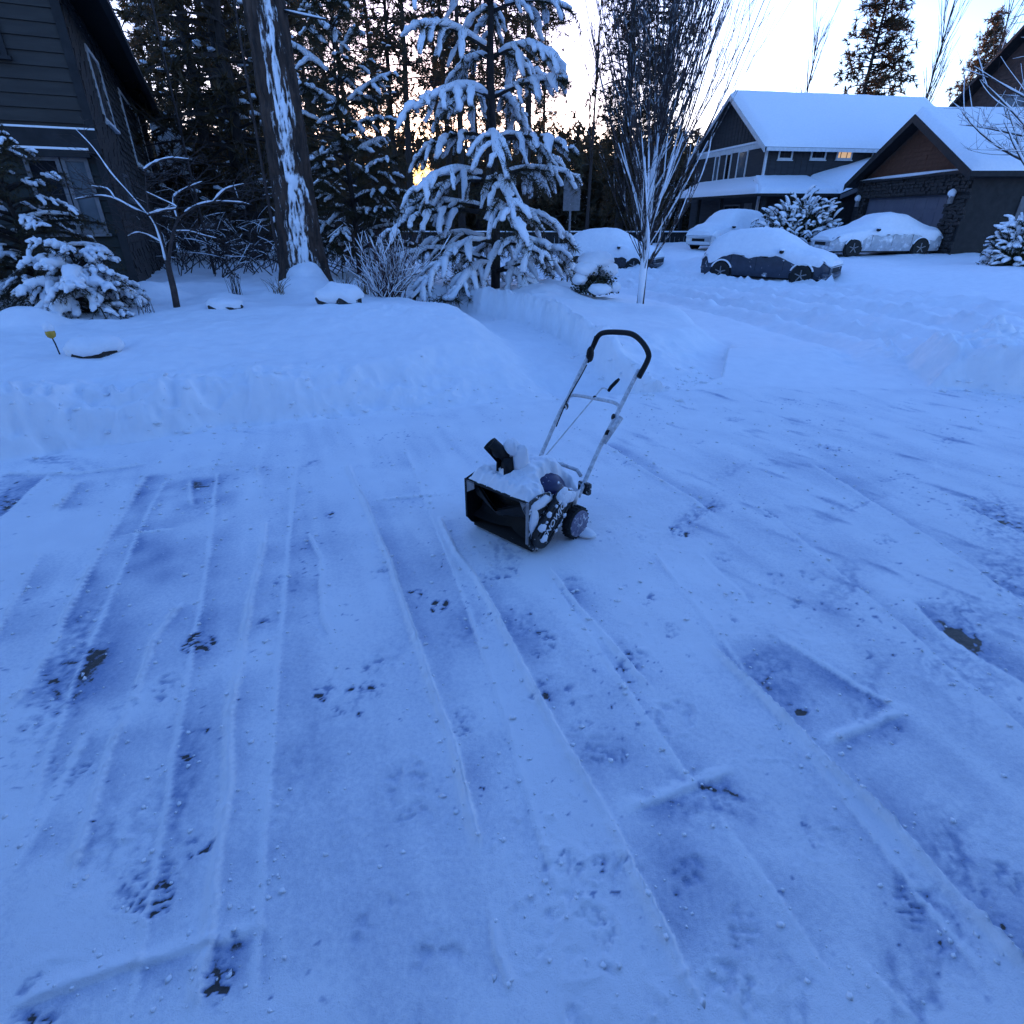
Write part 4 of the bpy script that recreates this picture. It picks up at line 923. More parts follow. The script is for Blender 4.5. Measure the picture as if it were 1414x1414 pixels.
def branch(P0, az, el, L, curve, r, k=6, wob=.05, upb=0.0):
    s = np.linspace(0, 1, k); pts = [np.array(P0, float)]; a, e = az, el
    for i in range(1, k):
        e = e + curve / (k - 1); a = a + r.normal() * wob
        pts.append(pts[-1] + L / (k - 1) * np.array((math.cos(a) * math.cos(e), math.sin(a) * math.cos(e), math.sin(e))))
    return np.array(pts), a, e
# slim upright street tree
def columnar():
    r = np.random.default_rng(21); p = pz(884, 421, .22); loc = (p[0], p[1], gz(p[0], p[1]) - .05)
    paths = []; T, a, e = branch((0, 0, 0), 0, math.pi / 2, 4.6, -.03, r, 12, .3); paths.append((T, .066, .020))
    for i in range(105):
        f = (i / 105) ** 1.15; z = .48 + f * 3.0; c, _ = along(T, [z / 4.6]); az = r.uniform(0, 6.283)
        el = math.radians(r.uniform(48, 68) + 8 * f); L = r.uniform(2.2, 4.4) * (1 - .22 * f) * (1 if z > .85 else .45)
        B, a2, e2 = branch(c[0], az, el, L, r.uniform(.10, .38), r, 8, .10); r0 = r.uniform(.007, .018) * (1.1 - .4 * f) * (1 if L > 1.5 else .6)
        paths.append((B, r0, .0042))
        for j in range(r.integers(3, 7)):
            q = r.uniform(.2, .92); c2, d2 = along(B, [q]); az2 = az + r.normal() * 1.0
            B2, a3, e3 = branch(c2[0], az2, math.radians(r.uniform(48, 76)), L * r.uniform(.22, .5), r.uniform(0, .4), r, 5, .08); paths.append((B2, max(r0 * .42, .0045), .0032))
            for k in range(r.integers(0, 4)):
                c3, _ = along(B2, [r.uniform(.2, .9)]); B3, _, _ = branch(c3[0], az2 + r.normal() * 1.1, math.radians(r.uniform(40, 76)), L * r.uniform(.08, .2), .2, r, 4, .08); paths.append((B3, .004, .003))
    return bare_tree('street_tree', 'slim upright bare street tree with snow caught in its fork', loc, 0, paths, .36, 'bark_frost', snow_r=1.25, low=2.2, rmin=.006)
columnar()
# spreading small maple by the left house
def maple():
    r = np.random.default_rng(8); p = pz(246, 432, .45); y0 = p[1]; loc = (p[0], p[1], gz(p[0], p[1]) - .04); o = np.array(loc)
    def w(px, py, y): return pyy(px, py, y) - o
    paths = [(np.array([w(246, 434, y0), w(240, 400, y0), w(234, 375, y0), w(231, 360, y0)]), .045, .034)]
    main = [[(231, 362, 0), (224, 335, .05), (215, 310, .05), (205, 297, 0)], [(232, 364, 0), (237, 330, -.1), (245, 305, -.1), (256, 294, 0)],
            [(205, 297, 0), (185, 288, -.1), (160, 275, -.15), (135, 271, -.2), (105, 276, -.3)], [(205, 297, 0), (180, 268, .2), (155, 240, .3), (130, 205, .4), (106, 180, .6)],
            [(205, 297, 0), (225, 291, -.2), (245, 287, -.3), (222, 275, -.2), (203, 266, -.1)], [(256, 294, 0), (270, 285, .1), (295, 279, .2), (330, 280, .4), (345, 283, .5)],
            [(245, 320, -.1), (262, 320, .0), (280, 325, .1), (300, 330, .2)], [(200, 235, .0), (212, 226, .1), (235, 219, .2), (262, 221, .3)],
            [(205, 297, 0), (203, 266, 0), (200, 235, 0)], [(224, 335, .05), (205, 325, .2), (190, 322, .3), (178, 327, .4)], [(245, 300, -.1), (240, 275, .2), (255, 262, .3), (280, 252, .4)],
            [(160, 275, -.15), (150, 262, 0), (128, 258, .1)], [(295, 279, .2), (312, 262, .3), (338, 255, .4)]]
    for m in main:
        P = np.array([w(a, b, y0 + c) for a, b, c in m]); P = np.array(smooth_path(P, 4)); r0 = .026 if m[0][0] in (231, 232) else .015; paths.append((P, r0, r0 * .35))
        for k in range(9):
            c, d = along(P, [r.uniform(.25, 1)]); dd = d[0] / np.linalg.norm(d[0]); az = math.atan2(dd[1], dd[0]) + r.normal() * .8
            B, a2, e2 = branch(c[0], az, r.uniform(-.2, .8), r.uniform(.25, .65), r.uniform(-.4, .3), r, 5, .2); paths.append((B, .005, .002))
            for q in range(3):
                c2, _ = along(B, [r.uniform(.3, 1)]); B2, _, _ = branch(c2[0], az + r.normal(), r.uniform(-.2, .9), r.uniform(.1, .3), 0, r, 4, .2); paths.append((B2, .0028, .0014))
    bare_tree('small_maple', 'low spreading bare maple with snow lined limbs before the left house', loc, 0, paths, .8, 'twig', snow_r=.70, rmin=.0055)
maple()
# larger bare tree at the right edge
def right_tree():
    r = np.random.default_rng(31); y0 = 21.5; p = pyy(1400, 348, y0); loc = (p[0], y0, gz(p[0], y0) - .1)
    paths = []; T, a, e = branch((0, 0, 0), math.pi, math.pi / 2 - .02, 6.6, .05, r, 9, .1); paths.append((T, .085, .025))
    for i in range(36):
        f = (i + .5) / 36; z = 1.6 + 4.8 * f; c, _ = along(T, [z / 6.6]); az = r.uniform(0, 6.28) if i % 2 else math.pi + r.normal() * .5
        L = r.uniform(1.5, 2.9) * (1.15 - .6 * f); B, a2, e2 = branch(c[0], az, math.radians(r.uniform(5, 45) + 25 * f), L, r.uniform(-.3, .5), r, 8, .12)
        r0 = .034 * (1.1 - .6 * f); paths.append((B, r0, .005))
        for j in range(8):
            c2, _ = along(B, [r.uniform(.2, 1)]); az2 = a2 + r.normal() * .8; L2 = L * r.uniform(.2, .55)
            B2, a3, _ = branch(c2[0], az2, r.uniform(-.1, 1.1), L2, r.uniform(-.2, .5), r, 6, .15); paths.append((B2, .009, .002))
            for k in range(3):
                c3, _ = along(B2, [r.uniform(.3, 1)]); B3, _, _ = branch(c3[0], a3 + r.normal(), r.uniform(0, 1.2), L2 * r.uniform(.2, .5), .1, r, 4, .15); paths.append((B3, .0045, .002))
    rt = bare_tree('bare_tree', 'spreading bare tree with snowy limbs at the right edge before the brown gable', loc, 0, paths, .8, 'twig', snow_r=.95, rmin=.0075); rt.scale = (1.3, 1.3, 1.3)
right_tree()
# twiggy shrub
def twig_shrub():
    r = np.random.default_rng(41); p = pz(538, 411, .42); loc = (p[0], p[1], gz(p[0], p[1]) - .05); paths = []
    for i in range(95):
        az = r.uniform(0, 6.28); el = math.radians(r.uniform(40, 85)); L = r.uniform(.55, 1.12) * (.75 + .25 * math.sin(el))
        B, a, e = branch((r.normal() * .10, r.normal() * .08, 0), az, el, L, r.uniform(-.3, .1), r, 6, .12); paths.append((B, .008, .002))
        for j in range(7):
            c, _ = along(B, [r.uniform(.25, 1)]); B2, a2, _ = branch(c[0], az + r.normal() * .9, el + r.normal() * .4, L * r.uniform(.15, .4), 0, r, 4, .2); paths.append((B2, .0038, .0016))
    bare_tree('twiggy_shrub', 'dense vase shaped twiggy shrub flecked with snow beside the big trunk', loc, 0, paths, .42, 'twig_red', cat='shrub', snow_r=.9, sides=4)
twig_shrub()
def round_shrub():
    r = np.random.default_rng(51); p = pz(820, 413, .24); z0 = gz(p[0], p[1]); t = empty('round_shrub', (p[0], p[1], z0 - .03), 0, 'small dark leaved shrub capped with snow beside the sign post', 'shrub')
    d = r.normal(size=(2600, 3)); d /= np.linalg.norm(d, axis=1)[:, None]; d[:, 2] = np.abs(d[:, 2]); q = r.uniform(.45, 1.05, (2600, 1))
    C = d * q * np.array((.42, .40, .60)) + np.array((0, 0, .10)); C[:, 0] *= 1 + .15 * r.normal(size=2600) * .3
    tr = Tris().leaves(C, .055, .016, r); cr = link('crown', tr.mesh('crown', 'leaf_dark'), t)
    m = MB()
    for k in range(10):
        a = k * .7; m.tube([(0, 0, 0), (.15 * math.cos(a), .15 * math.sin(a), .3), (.33 * math.cos(a), .33 * math.sin(a), .5)], [.012, .008, .003], 4)
    m.build('stems', 'twig', cr, True); s = MB()
    for (x, y, z, a, b, c) in ((0, 0, .64, .30, .28, .16), (-.18, -.14, .52, .22, .18, .14), (.2, -.05, .50, .20, .18, .13), (.05, -.36, .20, .20, .12, .10), (-.30, -.2, .36, .14, .13, .10), (.33, -.2, .22, .12, .12, .09), (-.02, .2, .55, .25, .2, .14)):
        s.blob((x, y, z), (a, b, c), int(100 * (a + x)), .3, 16, 10)
    s.build('snow_load', 'snow_soft', cr, True)
round_shrub()
def snow_bush(name, label, loc, rx, ry, H, seed, n=120):
    r = np.random.default_rng(seed); t = empty(name, loc, 0, label, 'shrub'); m = MB(); s = MB(); tr = Tris()
    for i in range(18):
        az = i * 2.4; B, a, e = branch((0, 0, 0), az, r.uniform(.7, 1.45), H * .8, -.2, r, 6, .12); m.tube(B, np.linspace(.03, .008, 6), 4)
    for i in range(n * 4):
        d = r.normal(size=3); d[2] = abs(d[2]) * 1.1; d /= np.linalg.norm(d); q = r.uniform(.55, 1.0) ** .6
        lob = 1 + .16 * math.sin(3 * math.atan2(d[1], d[0]) + seed) + .10 * math.sin(7 * d[2] + seed)
        c = d * q * np.array((rx, ry, H)) * lob; az = math.atan2(d[1], d[0]) + r.normal() * .6; L = r.uniform(.22, .55)
        B, _, _ = branch(c - d * L * .3, az, .3 + 1.0 * d[2] + r.normal() * .4, L, -.9, r, 5, .15); B[:, 2] = np.maximum(B[:, 2], .03)
        m.tube(B, np.linspace(.010, .004, 5), 3)
        cc, dd = along(B, np.linspace(0, 1, 6)); tr.needles(cc, dd / np.linalg.norm(dd, axis=1)[:, None], 8, .11, .010, .75, .25, r)
        if r.random() < .92: s.tube(B, .075 * np.sin(np.linspace(.45, 2.7, 5)) * r.uniform(.6, 1.35), 6, .8, .05)
    d = r.normal(size=(n * 60, 3)); d[:, 2] = np.abs(d[:, 2]); d /= np.linalg.norm(d, axis=1)[:, None]
    tr.leaves(d * r.uniform(.2, .82, (n * 60, 1)) * np.array((rx, ry, H)), .16, .03, r)
    cr = link('crown', tr.mesh('crown', 'leaf_dark'), t); m.build('stems', 'twig', cr, True); s.build('snow_load', 'snow_soft', cr, True)
p = pyy(1098, 330, 29.0); snow_bush('snowy_bush', 'big round bush buried in snow between the parked cars and grey house', (p[0], 29.0, gz(p[0], 29.0)), 1.75, 1.4, 2.5, 61, 130)
p = pyy(1402, 345, 20.0); snow_bush('snowy_shrub', 'snow laden shrub at the right edge beside the garage', (p[0], 20.0, gz(p[0], 20.0)), .75, .7, 1.6, 62, 60)
p = pyy(1010, 318, 34.5); snow_bush('porch_shrub', 'small snowy shrub before the porch of the grey house', (p[0] + 2.2, 35.5, gz(p[0], 35)), .8, .7, 1.3, 63, 40)
# small things in the left bed
def stalks(name, label, px, py, z, n, h, seed, mat, cat, lean=.25, heads=True):
    r = np.random.default_rng(seed); p = pz(px, py, z); t = empty(name, (p[0], p[1], gz(p[0], p[1]) - .03), 0, label, cat); m = MB(); hd = MB()
    for i in range(n):
        a = r.uniform(0, 6.28); q = r.uniform(0, lean); L = h * r.uniform(.6, 1.1); s = np.linspace(0, 1, 5)
        P = np.stack((r.normal() * .06 + np.cos(a) * L * q * s ** 1.6, r.normal() * .04 + np.sin(a) * L * q * s ** 1.6, L * s * (1 - .25 * q * s)), 1)
        m.tube(P, np.linspace(.0045, .002, 5), 3)
        if heads and r.random() < .7: hd.blob(P[-1], (.014, .014, .012), i, .3, 6, 4)
    o = m.build('stems', mat, t)
    if hd.n: hd.build('seed_heads', mat, t)
stalks('dried_flower_stalks', 'thin dried flower stalks standing in snow left of the big trunk', 328, 410, .46, 26, .40, 71, 'twig', 'plant')
stalks('dry_grass_tuft', 'pale dry grass tuft between the big trunk and twiggy shrub', 478, 405, .42, 40, .34, 72, 'straw', 'grass tuft', .9, False)
stalks('dry_grass_tuft', 'dry grass tuft hard against the twiggy shrub stems', 505, 408, .42, 40, .36, 73, 'straw', 'grass tuft', .7, False)
stalks('dry_grass_tuft', 'tiny dark grass tuft left of the maple trunk', 203, 436, .46, 14, .20, 74, 'twig', 'grass tuft', .5, False)
stalks('dry_grass_tuft', 'dry grass tuft at the left foot of the big trunk', 385, 412, .42, 30, .30, 75, 'straw', 'grass tuft', .9, False)
def rock(label, px, py, z, rx, rz_, seed):
    p = pz(px, py, z); zz = gz(p[0], p[1]); t = empty('garden_rock', (p[0], p[1], zz - .04), 0, label, 'rock')
    MB().blob((0, 0, .06), (rx * .92, rx * .7, rz_ * .7), seed, .25, 14, 9).build('stone', 'stone_frost', t, True)
    MB().blob((0, .01, rz_ * .62), (rx * .98, rx * .8, rz_ * .66), seed + 1, .3, 20, 12).build('snow_cap', 'snow_soft', t, True)
rock('small rock with a rounded snow cap beside the twiggy shrub', 470, 427, .46, .32, .22, 81)
rock('low rock under a thin snow cap near the dried flower stalks', 312, 430, .46, .24, .14, 82)
rock('rock humped with snow beside the small garden lamp', 128, 478, .5, .24, .17, 83)
rock('cone of snow heaped on a rock beside the juniper shrub', 152, 428, .46, .22, .34, 84)
def lamp():
    p = pz(79, 478, .5); t = empty('garden_lamp', (p[0], p[1], gz(p[0], p[1])), 0, 'little amber globe garden lamp on a stake with a snow cap', 'lamp')
    MB().tube([(0, 0, -.05), (-.01, 0, .10), (-.02, 0, .16)], .006, 6).build('stake', 'black', t, True)
    g = MB().lathe([(.012, .15), (.034, .165), (.042, .19), (.040, .215), (.03, .225)], 14, (-.02, 0, 0)).build('globe', 'lamp_amber', t, True)
    MB().blob((-.02, 0, .25), (.045, .045, .05), 4, .2, 12, 8).build('snow_cap', 'snow_soft', t, True)
lamp()
def sign():
    p = pz(783, 397, .2); z = gz(p[0], p[1]); t = empty('street_sign', (p[0], p[1], z), math.radians(-8), 'grey back of a small street sign on a thin steel post', 'sign')
    MB().box(-.022, .022, -.012, .012, -.2, 2.33 - z).build('post', 'galv', t)
    top = 2.33 - z
    for x0, x1, y in ((-.155, -.004, -.030), (.022, .195, .016)):
        MB().box(x0, x1, y, y + .004, top - .62, top + .02).build('sign_plate', 'galv', t, bevel=.003)
    for zz in (top - .5, top - .12):
        MB().lathe([(.008, -.04), (.008, -.03)], 8, (0, 0, zz), 'y').build('bolt', 'steel', t)
    MB().blob((.02, 0, top + .03), (.16, .03, .03), 3, .2, 12, 6).build('snow_cap', 'snow_soft', t, True)
sign()
# ------------------------------------------------------------------ houses
def local_frame(o, rz):
    c, s = math.cos(rz), math.sin(rz)
    def L(p): d = np.array(p) - np.array(o); return np.array((d[0] * c + d[1] * s, -d[0] * s + d[1] * c, d[2]))
    return L
def pix_plane(o, rz, axis, val):
    """pixel -> local point of the plane (local axis = val)"""
    L = local_frame(o, rz); O = L((0, 0, CAMH))
    def g(px, py):
        d = ray(px, py); e = L((d[0], d[1], CAMH + d[2])) - O; t = (val - O[axis]) / e[axis]; return O + e * t
    return g
def window(parent, axis, val, a0, a1, z0, z1, out, frame='trim_white', glass='glass', fw=.07, mull=None, sill=True, d=.05):
    """framed window on the wall local axis=val; a = other horizontal axis; out = outward sign"""
    def bx(m, a, b, p, q, lo, hi):
        lo_, hi_ = val + out * lo, val + out * hi; lo_, hi_ = min(lo_, hi_), max(lo_, hi_)
        return m.box(lo_, hi_, a, b, p, q) if axis == 0 else m.box(a, b, lo_, hi_, p, q)
    w = bx(MB(), a0 + fw, a1 - fw, z0 + fw, z1 - fw, .004, .016).build('window', glass, parent)
    fr = MB(); bx(fr, a0, a0 + fw, z0, z1, .0, d); bx(fr, a1 - fw, a1, z0, z1, 0, d); bx(fr, a0 + fw, a1 - fw, z1 - fw, z1, 0, d); bx(fr, a0 + fw, a1 - fw, z0, z0 + fw, 0, d)
    if mull: bx(fr, (a0 + a1) / 2 - .025, (a0 + a1) / 2 + .025, z0 + fw, z1 - fw, .0, d * .8)
    fr.build('frame', frame, w)
    if sill: bx(MB(), a0 - .04, a1 + .04, z0 - .05, z0 - .002, 0, d + .05).build('sill', frame, w)
    return w
def slab(parent, name, mat, p, th, snow=None, snow_t=.2, seed=0):
    """roof plane from 4 corner points (eave a, eave b, ridge b, ridge a), with a soft snow blanket"""
    p = [np.array(q, float) for q in p]
    o = MB().prism(p, (0, 0, -th)).build(name, mat, parent)
    if snow:
        nu, nv = 46, 26; u = np.linspace(0, 1, nu); v = np.linspace(0, 1, nv); U, Vv = np.meshgrid(u, v)
        Q = (1 - Vv)[..., None] * ((1 - U)[..., None] * p[0] + U[..., None] * p[1]) + Vv[..., None] * ((1 - U)[..., None] * p[3] + U[..., None] * p[2])
        La = np.linalg.norm(p[1] - p[0]); Lb = np.linalg.norm(p[3] - p[0])
        ed = np.minimum(np.minimum(U, 1 - U) * La, np.minimum(Vv * Lb, 9)); h = snow_t * sst(-.12, .22, ed) * (1 + .12 * fbm(U * La, Vv * Lb, .5, 3, seed))
        h = np.where(ed <= 0, .004, h)
        Q = Q + np.stack((0 * h, 0 * h, h), -1)
        nrm = np.cross(p[1] - p[0], p[3] - p[0]); F = grid_faces(nu, nv)
        if nrm[2] < 0: F = F[:, ::-1]
        link('roof_snow', np_mesh('roof_snow', Q.reshape(-1, 3), F, 'snow_soft', True), o)
    return o
_pieces = {}
def piece(parent, name, mat, key, mk, loc, rot=None):
    if key not in _pieces: _pieces[key] = mk().mesh(name, mat)
    o = link(name, _pieces[key], parent, loc)
    if rot is not None: o.rotation_euler = rot
    return o

# ---- left house
def left_house():
    o = (-7.1, 11.5, .30); rz = math.radians(25.6)
    t = empty('green_house', o, rz, 'dark grey-green two storey house at the left with lap siding and shingled side', 'house')
    W, D, E, RG = 10.0, 17.0, 4.85, 8.0
    def ztop(x): return E + (RG - E) * (1 - abs(x + W / 2) / (W / 2))
    MB().prism([(-W, .03, 0), (0, .03, 0), (0, .03, E), (-W / 2, .03, RG), (-W, .03, E)], (0, .12, 0)).build('front_wall', 'siding_left', t)
    MB().box(-.14, -.02, .15, D, 0, E).build('side_wall', 'trim_dark', t)
    MB().box(-W, -W + .12, .15, D, 0, E).build('side_wall', 'siding_left', t)
    MB().prism([(-W, D, 0), (0, D, 0), (0, D, E), (-W / 2, D, RG), (-W, D, E)], (0, .12, 0)).build('back_wall', 'siding_left', t)
    z = 2.68
    i = 0
    while z < RG - .25:
        x1 = -.02 if z < E - .2 else -(z + .19 - E) / (RG - E) * W / 2 - .02
        x0 = -W + .02 if z < E - .2 else -W - x1
        b = MB().prism([(x0, .028, z), (x0, -.012, z + .004), (x0, .012, z + .186), (x0, .028, z + .186)], (x1 - x0, 0, 0)); b.build('siding_board', 'siding_left', t)
        z += .188; i += 1
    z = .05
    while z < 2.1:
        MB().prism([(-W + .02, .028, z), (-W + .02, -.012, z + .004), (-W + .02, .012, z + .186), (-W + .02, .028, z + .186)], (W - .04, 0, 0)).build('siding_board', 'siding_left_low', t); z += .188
    g = pix_plane(o, rz, 1, 0.0)
    zt = float(g(90, 179)[2])
    MB().box(-W, .03, -.10, .03, zt - .34, zt).build('belt_course', 'trim_dark', t)
    MB().box(-W, .02, -.09, .02, zt + .002, zt + .03).build('belt_snow', 'snow_soft', t)
    a = g(15, 205); b = g(124, 209); MB().box(a[0], b[0], -.16, .0, a[2] - .10, a[2]).build('window_hood', 'trim_dark', t); MB().box(a[0], b[0], -.15, -.01, a[2] + .002, a[2] + .035).build('hood_snow', 'snow_soft', t)
    a = g(30, 215); b = g(78, 218); c = g(120, 218); q = g(140, 322)
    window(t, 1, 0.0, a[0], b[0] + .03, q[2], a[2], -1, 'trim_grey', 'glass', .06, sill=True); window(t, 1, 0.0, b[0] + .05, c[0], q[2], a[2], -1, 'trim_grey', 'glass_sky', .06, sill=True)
    a = g(-25, 25); b = g(12, 78); window(t, 1, 0.0, a[0], b[0], b[2], a[2], -1, 'trim_dark', 'glass', .10)
    MB().box(-.10, .03, -.035, -.0, 0, E - .1).build('corner_board', 'trim_dark', t)
    # shingles / stacked stone on the flank, each its own piece near the camera
    r = np.random.default_rng(91); n = 0; far = MB(); zrow = .02
    sh = [lambda w=w: MB().prism([(.0, 0, 0), (.0, w, 0), (.0, w, .13), (.0, 0, .13)], (.03, 0, 0)) for w in (.20, .27, .34)]
    while zrow < E - .25:
        y = .05 + r.uniform(0, .2)
        while y < D - .4:
            k = int(r.integers(0, 3)); w = (.20, .27, .34)[k]
            if y < 3.2 and n < 300 and zrow > .6:
                piece(t, 'shingle', 'shake_frost', ('lsh', k), sh[k], (-.02 + r.uniform(0, .014), y, zrow), (0, math.radians(r.uniform(4, 11)), 0)); n += 1
            else:
                xo = r.uniform(-.02, .006); tl = .02
                far.prism([(xo + tl, y, zrow), (xo + tl, y + w, zrow), (xo, y + w, zrow + .13), (xo, y, zrow + .13)], (.02, 0, 0))
            y += w + .012
        zrow += .138
    tag(far.build('shingle_field', 'shake_frost', t), kind='stuff')
    h = pix_plane(o, rz, 0, 0.0)
    a = h(110, 30); b = h(128, 60); c = h(141, 105)
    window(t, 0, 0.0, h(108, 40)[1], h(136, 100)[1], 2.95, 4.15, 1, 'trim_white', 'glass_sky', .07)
    window(t, 0, 0.0, h(160, 120)[1], h(186, 150)[1], 2.55, 4.25, 1, 'trim_white', 'glass', .08)
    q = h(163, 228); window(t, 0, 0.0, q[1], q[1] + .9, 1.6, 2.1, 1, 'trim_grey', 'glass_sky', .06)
    # pale bay near the far end
    q = h(212, 200)[1]
    MB().box(0.04, 1.15, q + .05, q + 2.4, 2.95, E - .06).build('bay', 'siding_pale', t)
    for k in range(9): MB().box(0.04, 1.16, q + .03, q + .055, 2.97 + k * .2, 3.155 + k * .2).build('bay_board', 'siding_pale', t)
    MB().box(0.04, 1.1, q + .1, q + 2.3, -.1, 2.95).build('bay_base', 'trim_dark', t)
    # roof
    ov = .60; s = (RG - E) / (W / 2)
    slab(t, 'roof', 'trim_dark', [(ov, -.55, E - ov * s + .12), (ov, D + .4, E - ov * s + .12), (-W / 2, D + .4, RG + .12), (-W / 2, -.55, RG + .12)], .20, True, .22, 3)
    slab(t, 'roof', 'trim_dark', [(-W - ov, -.55, E - ov * s + .12), (-W - ov, D + .4, E - ov * s + .12), (-W / 2 - .002, D + .4, RG + .12), (-W / 2 - .002, -.55, RG + .12)], .20, True, .22, 4)
    MB().box(ov - .02, ov + .10, -.5, D + .3, E - ov * s - .13, E - ov * s + .0).build('gutter', 'trim_dark', t)
left_house()

# ---- grey two-storey house across the street
def grey_house():
    o = (14.9, 39.0, .20); rz = math.radians(10)
    t = empty('grey_house', o, rz, 'two storey charcoal house with white trim and broad snowy roof', 'house')
    L, D, E, RG = 13.2, 9.0, 5.15, 8.0
    MB().box(0, L, 0, .15, 0, E).build('long_wall', 'siding_dark', t)
    MB().prism([(0, .15, 0), (0, D, 0), (0, D, E), (0, D / 2, RG - .05), (0, .15, E)], (.15, 0, 0)).build('gable_wall', 'siding_dark', t)
    MB().prism([(L, .15, 0), (L, D, 0), (L, D, E), (L, D / 2, RG - .05), (L, .15, E)], (-.15, 0, 0)).build('gable_wall', 'siding_dark', t)
    MB().box(.15, L - .15, D - .15, D, 0, E).build('rear_wall', 'siding_dark', t)
    for i in range(32): MB().box(.30 + i * .41, .345 + i * .41, -.022, 0, 2.5, E - .05).build('batten', 'siding_dark', t)
    for i in range(21):
        y = .35 + i * .41; zt = E + (RG - E) * (1 - abs(y - D / 2) / (D / 2)) - .12
        if zt - E > .35: MB().box(-.022, 0, y, y + .045, E + .16, zt).build('batten', 'siding_dark', t)
    MB().box(-.05, .06, -.05, .10, 0, E).build('corner_board', 'trim_white', t)
    MB().box(-.06, 0, .10, D, E - .14, E + .14).build('gable_band', 'trim_white', t)
    MB().box(-.14, 0, .05, D, E + .142, E + .24).build('band_snow', 'snow_soft', t)
    g = pix_plane(o, rz, 0, 0.0); f = pix_plane(o, rz, 1, 0.0)
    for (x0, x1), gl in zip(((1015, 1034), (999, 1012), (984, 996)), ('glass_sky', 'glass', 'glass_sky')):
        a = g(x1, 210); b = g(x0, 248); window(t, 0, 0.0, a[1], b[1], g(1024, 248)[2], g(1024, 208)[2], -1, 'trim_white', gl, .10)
    for x0, x1, gl in ((1076, 1093, 'glass'), (1121, 1139, 'glass'), (1157, 1175, 'glass_warm_reflection'), (1206, 1226, 'glass')):
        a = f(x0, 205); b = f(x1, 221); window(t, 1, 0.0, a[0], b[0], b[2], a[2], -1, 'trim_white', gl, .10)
    ov = .55; s = (RG - E) / (D / 2)
    slab(t, 'roof', 'roof_dark', [(-.5, -ov, E - ov * s + .16), (L + .5, -ov, E - ov * s + .16), (L + .5, D / 2, RG + .14), (-.5, D / 2, RG + .14)], .16, True, .26, 5)
    slab(t, 'roof', 'roof_dark', [(-.5, D + ov, E - ov * s + .16), (L + .5, D + ov, E - ov * s + .16), (L + .5, D / 2 + .002, RG + .14), (-.5, D / 2 + .002, RG + .14)], .16, True, .26, 6)
    for sg in (0, 1):     # barge boards on the gable
        y0, y1 = (-ov, D / 2) if sg == 0 else (D + ov, D / 2)
        MB().prism([(-.52, y0, E - ov * s - .12), (-.52, y1, RG - .13), (-.52, y1, RG + .13), (-.52, y0, E - ov * s + .15)], (.04, 0, 0)).build('barge_board', 'trim_white', t)
    MB().box(-.4, L + .45, -ov - .05, -ov - .002, E - ov * s - .04, E - ov * s + .14).build('fascia', 'trim_white', t)
    # lower roof: porch and entrance wing in front
    P = [(-1.6, -2.6, 2.60), (2.9, -3.2, 2.62), (6.9, -3.2, 4.45), (6.9, -.06, 4.75), (2.4, -.06, 3.45), (-.2, -.06, 3.2)]
    slab(t, 'porch_roof', 'trim_dark', [(-1.7, -2.7, 2.55), (3.0, -3.2, 2.55), (3.0, -.06, 3.35), (-.6, -.06, 3.35)], .14, True, .24, 7)
    slab(t, 'wing_roof', 'trim_dark', [(3.002, -3.2, 2.55), (8.4, -3.2, 4.55), (8.4, -.06, 4.75), (3.002, -.06, 3.35)], .14, True, .24, 8)
    slab(t, 'porch_roof', 'trim_dark', [(-1.702, 8.2, 2.55), (-1.702, -2.7, 2.55), (-.06, -.06, 3.35), (-.06, 8.2, 3.35)], .14, True, .24, 9)
    MB().prism([(3.05, -3.24, 2.28), (8.4, -3.24, 4.24), (8.4, -3.24, 4.50), (3.05, -3.24, 2.50)], (0, .04, 0)).build('barge_board', 'trim_grey', t)
    MB().prism([(3.6, -2.6, 0), (8.4, -2.6, 0), (8.4, -2.6, 4.2), (3.6, -2.6, 2.45)], (0, .1, 0)).build('wing_wall', 'trim_dark', t)
    for x in (-1.2, .9, 2.8): MB().box(x, x + .2, -2.5, -2.3, 0, 2.45).build('porch_post', 'trim_dark', t)
    for y in (2, 5, 7.6): MB().box(-1.4, -1.2, y, y + .2, 0, 2.45).build('porch_post', 'trim_dark', t)
    window(t, 1, 0.0, 1.0, 2.6, .5, 2.1, -1, 'trim_grey', 'glass', .1); window(t, 0, 0.0, 2.0, 4.0, .7, 2.1, -1, 'trim_grey', 'glass', .1)
    dr = MB().box(-.03, 0, .6, 1.5, .1, 2.15).build('door', 'trim_grey', t); MB().blob((-.06, .7, 1.1), (.03, .03, .03), 1, 0, 8, 6).build('handle', 'galv', dr, True)
grey_house()

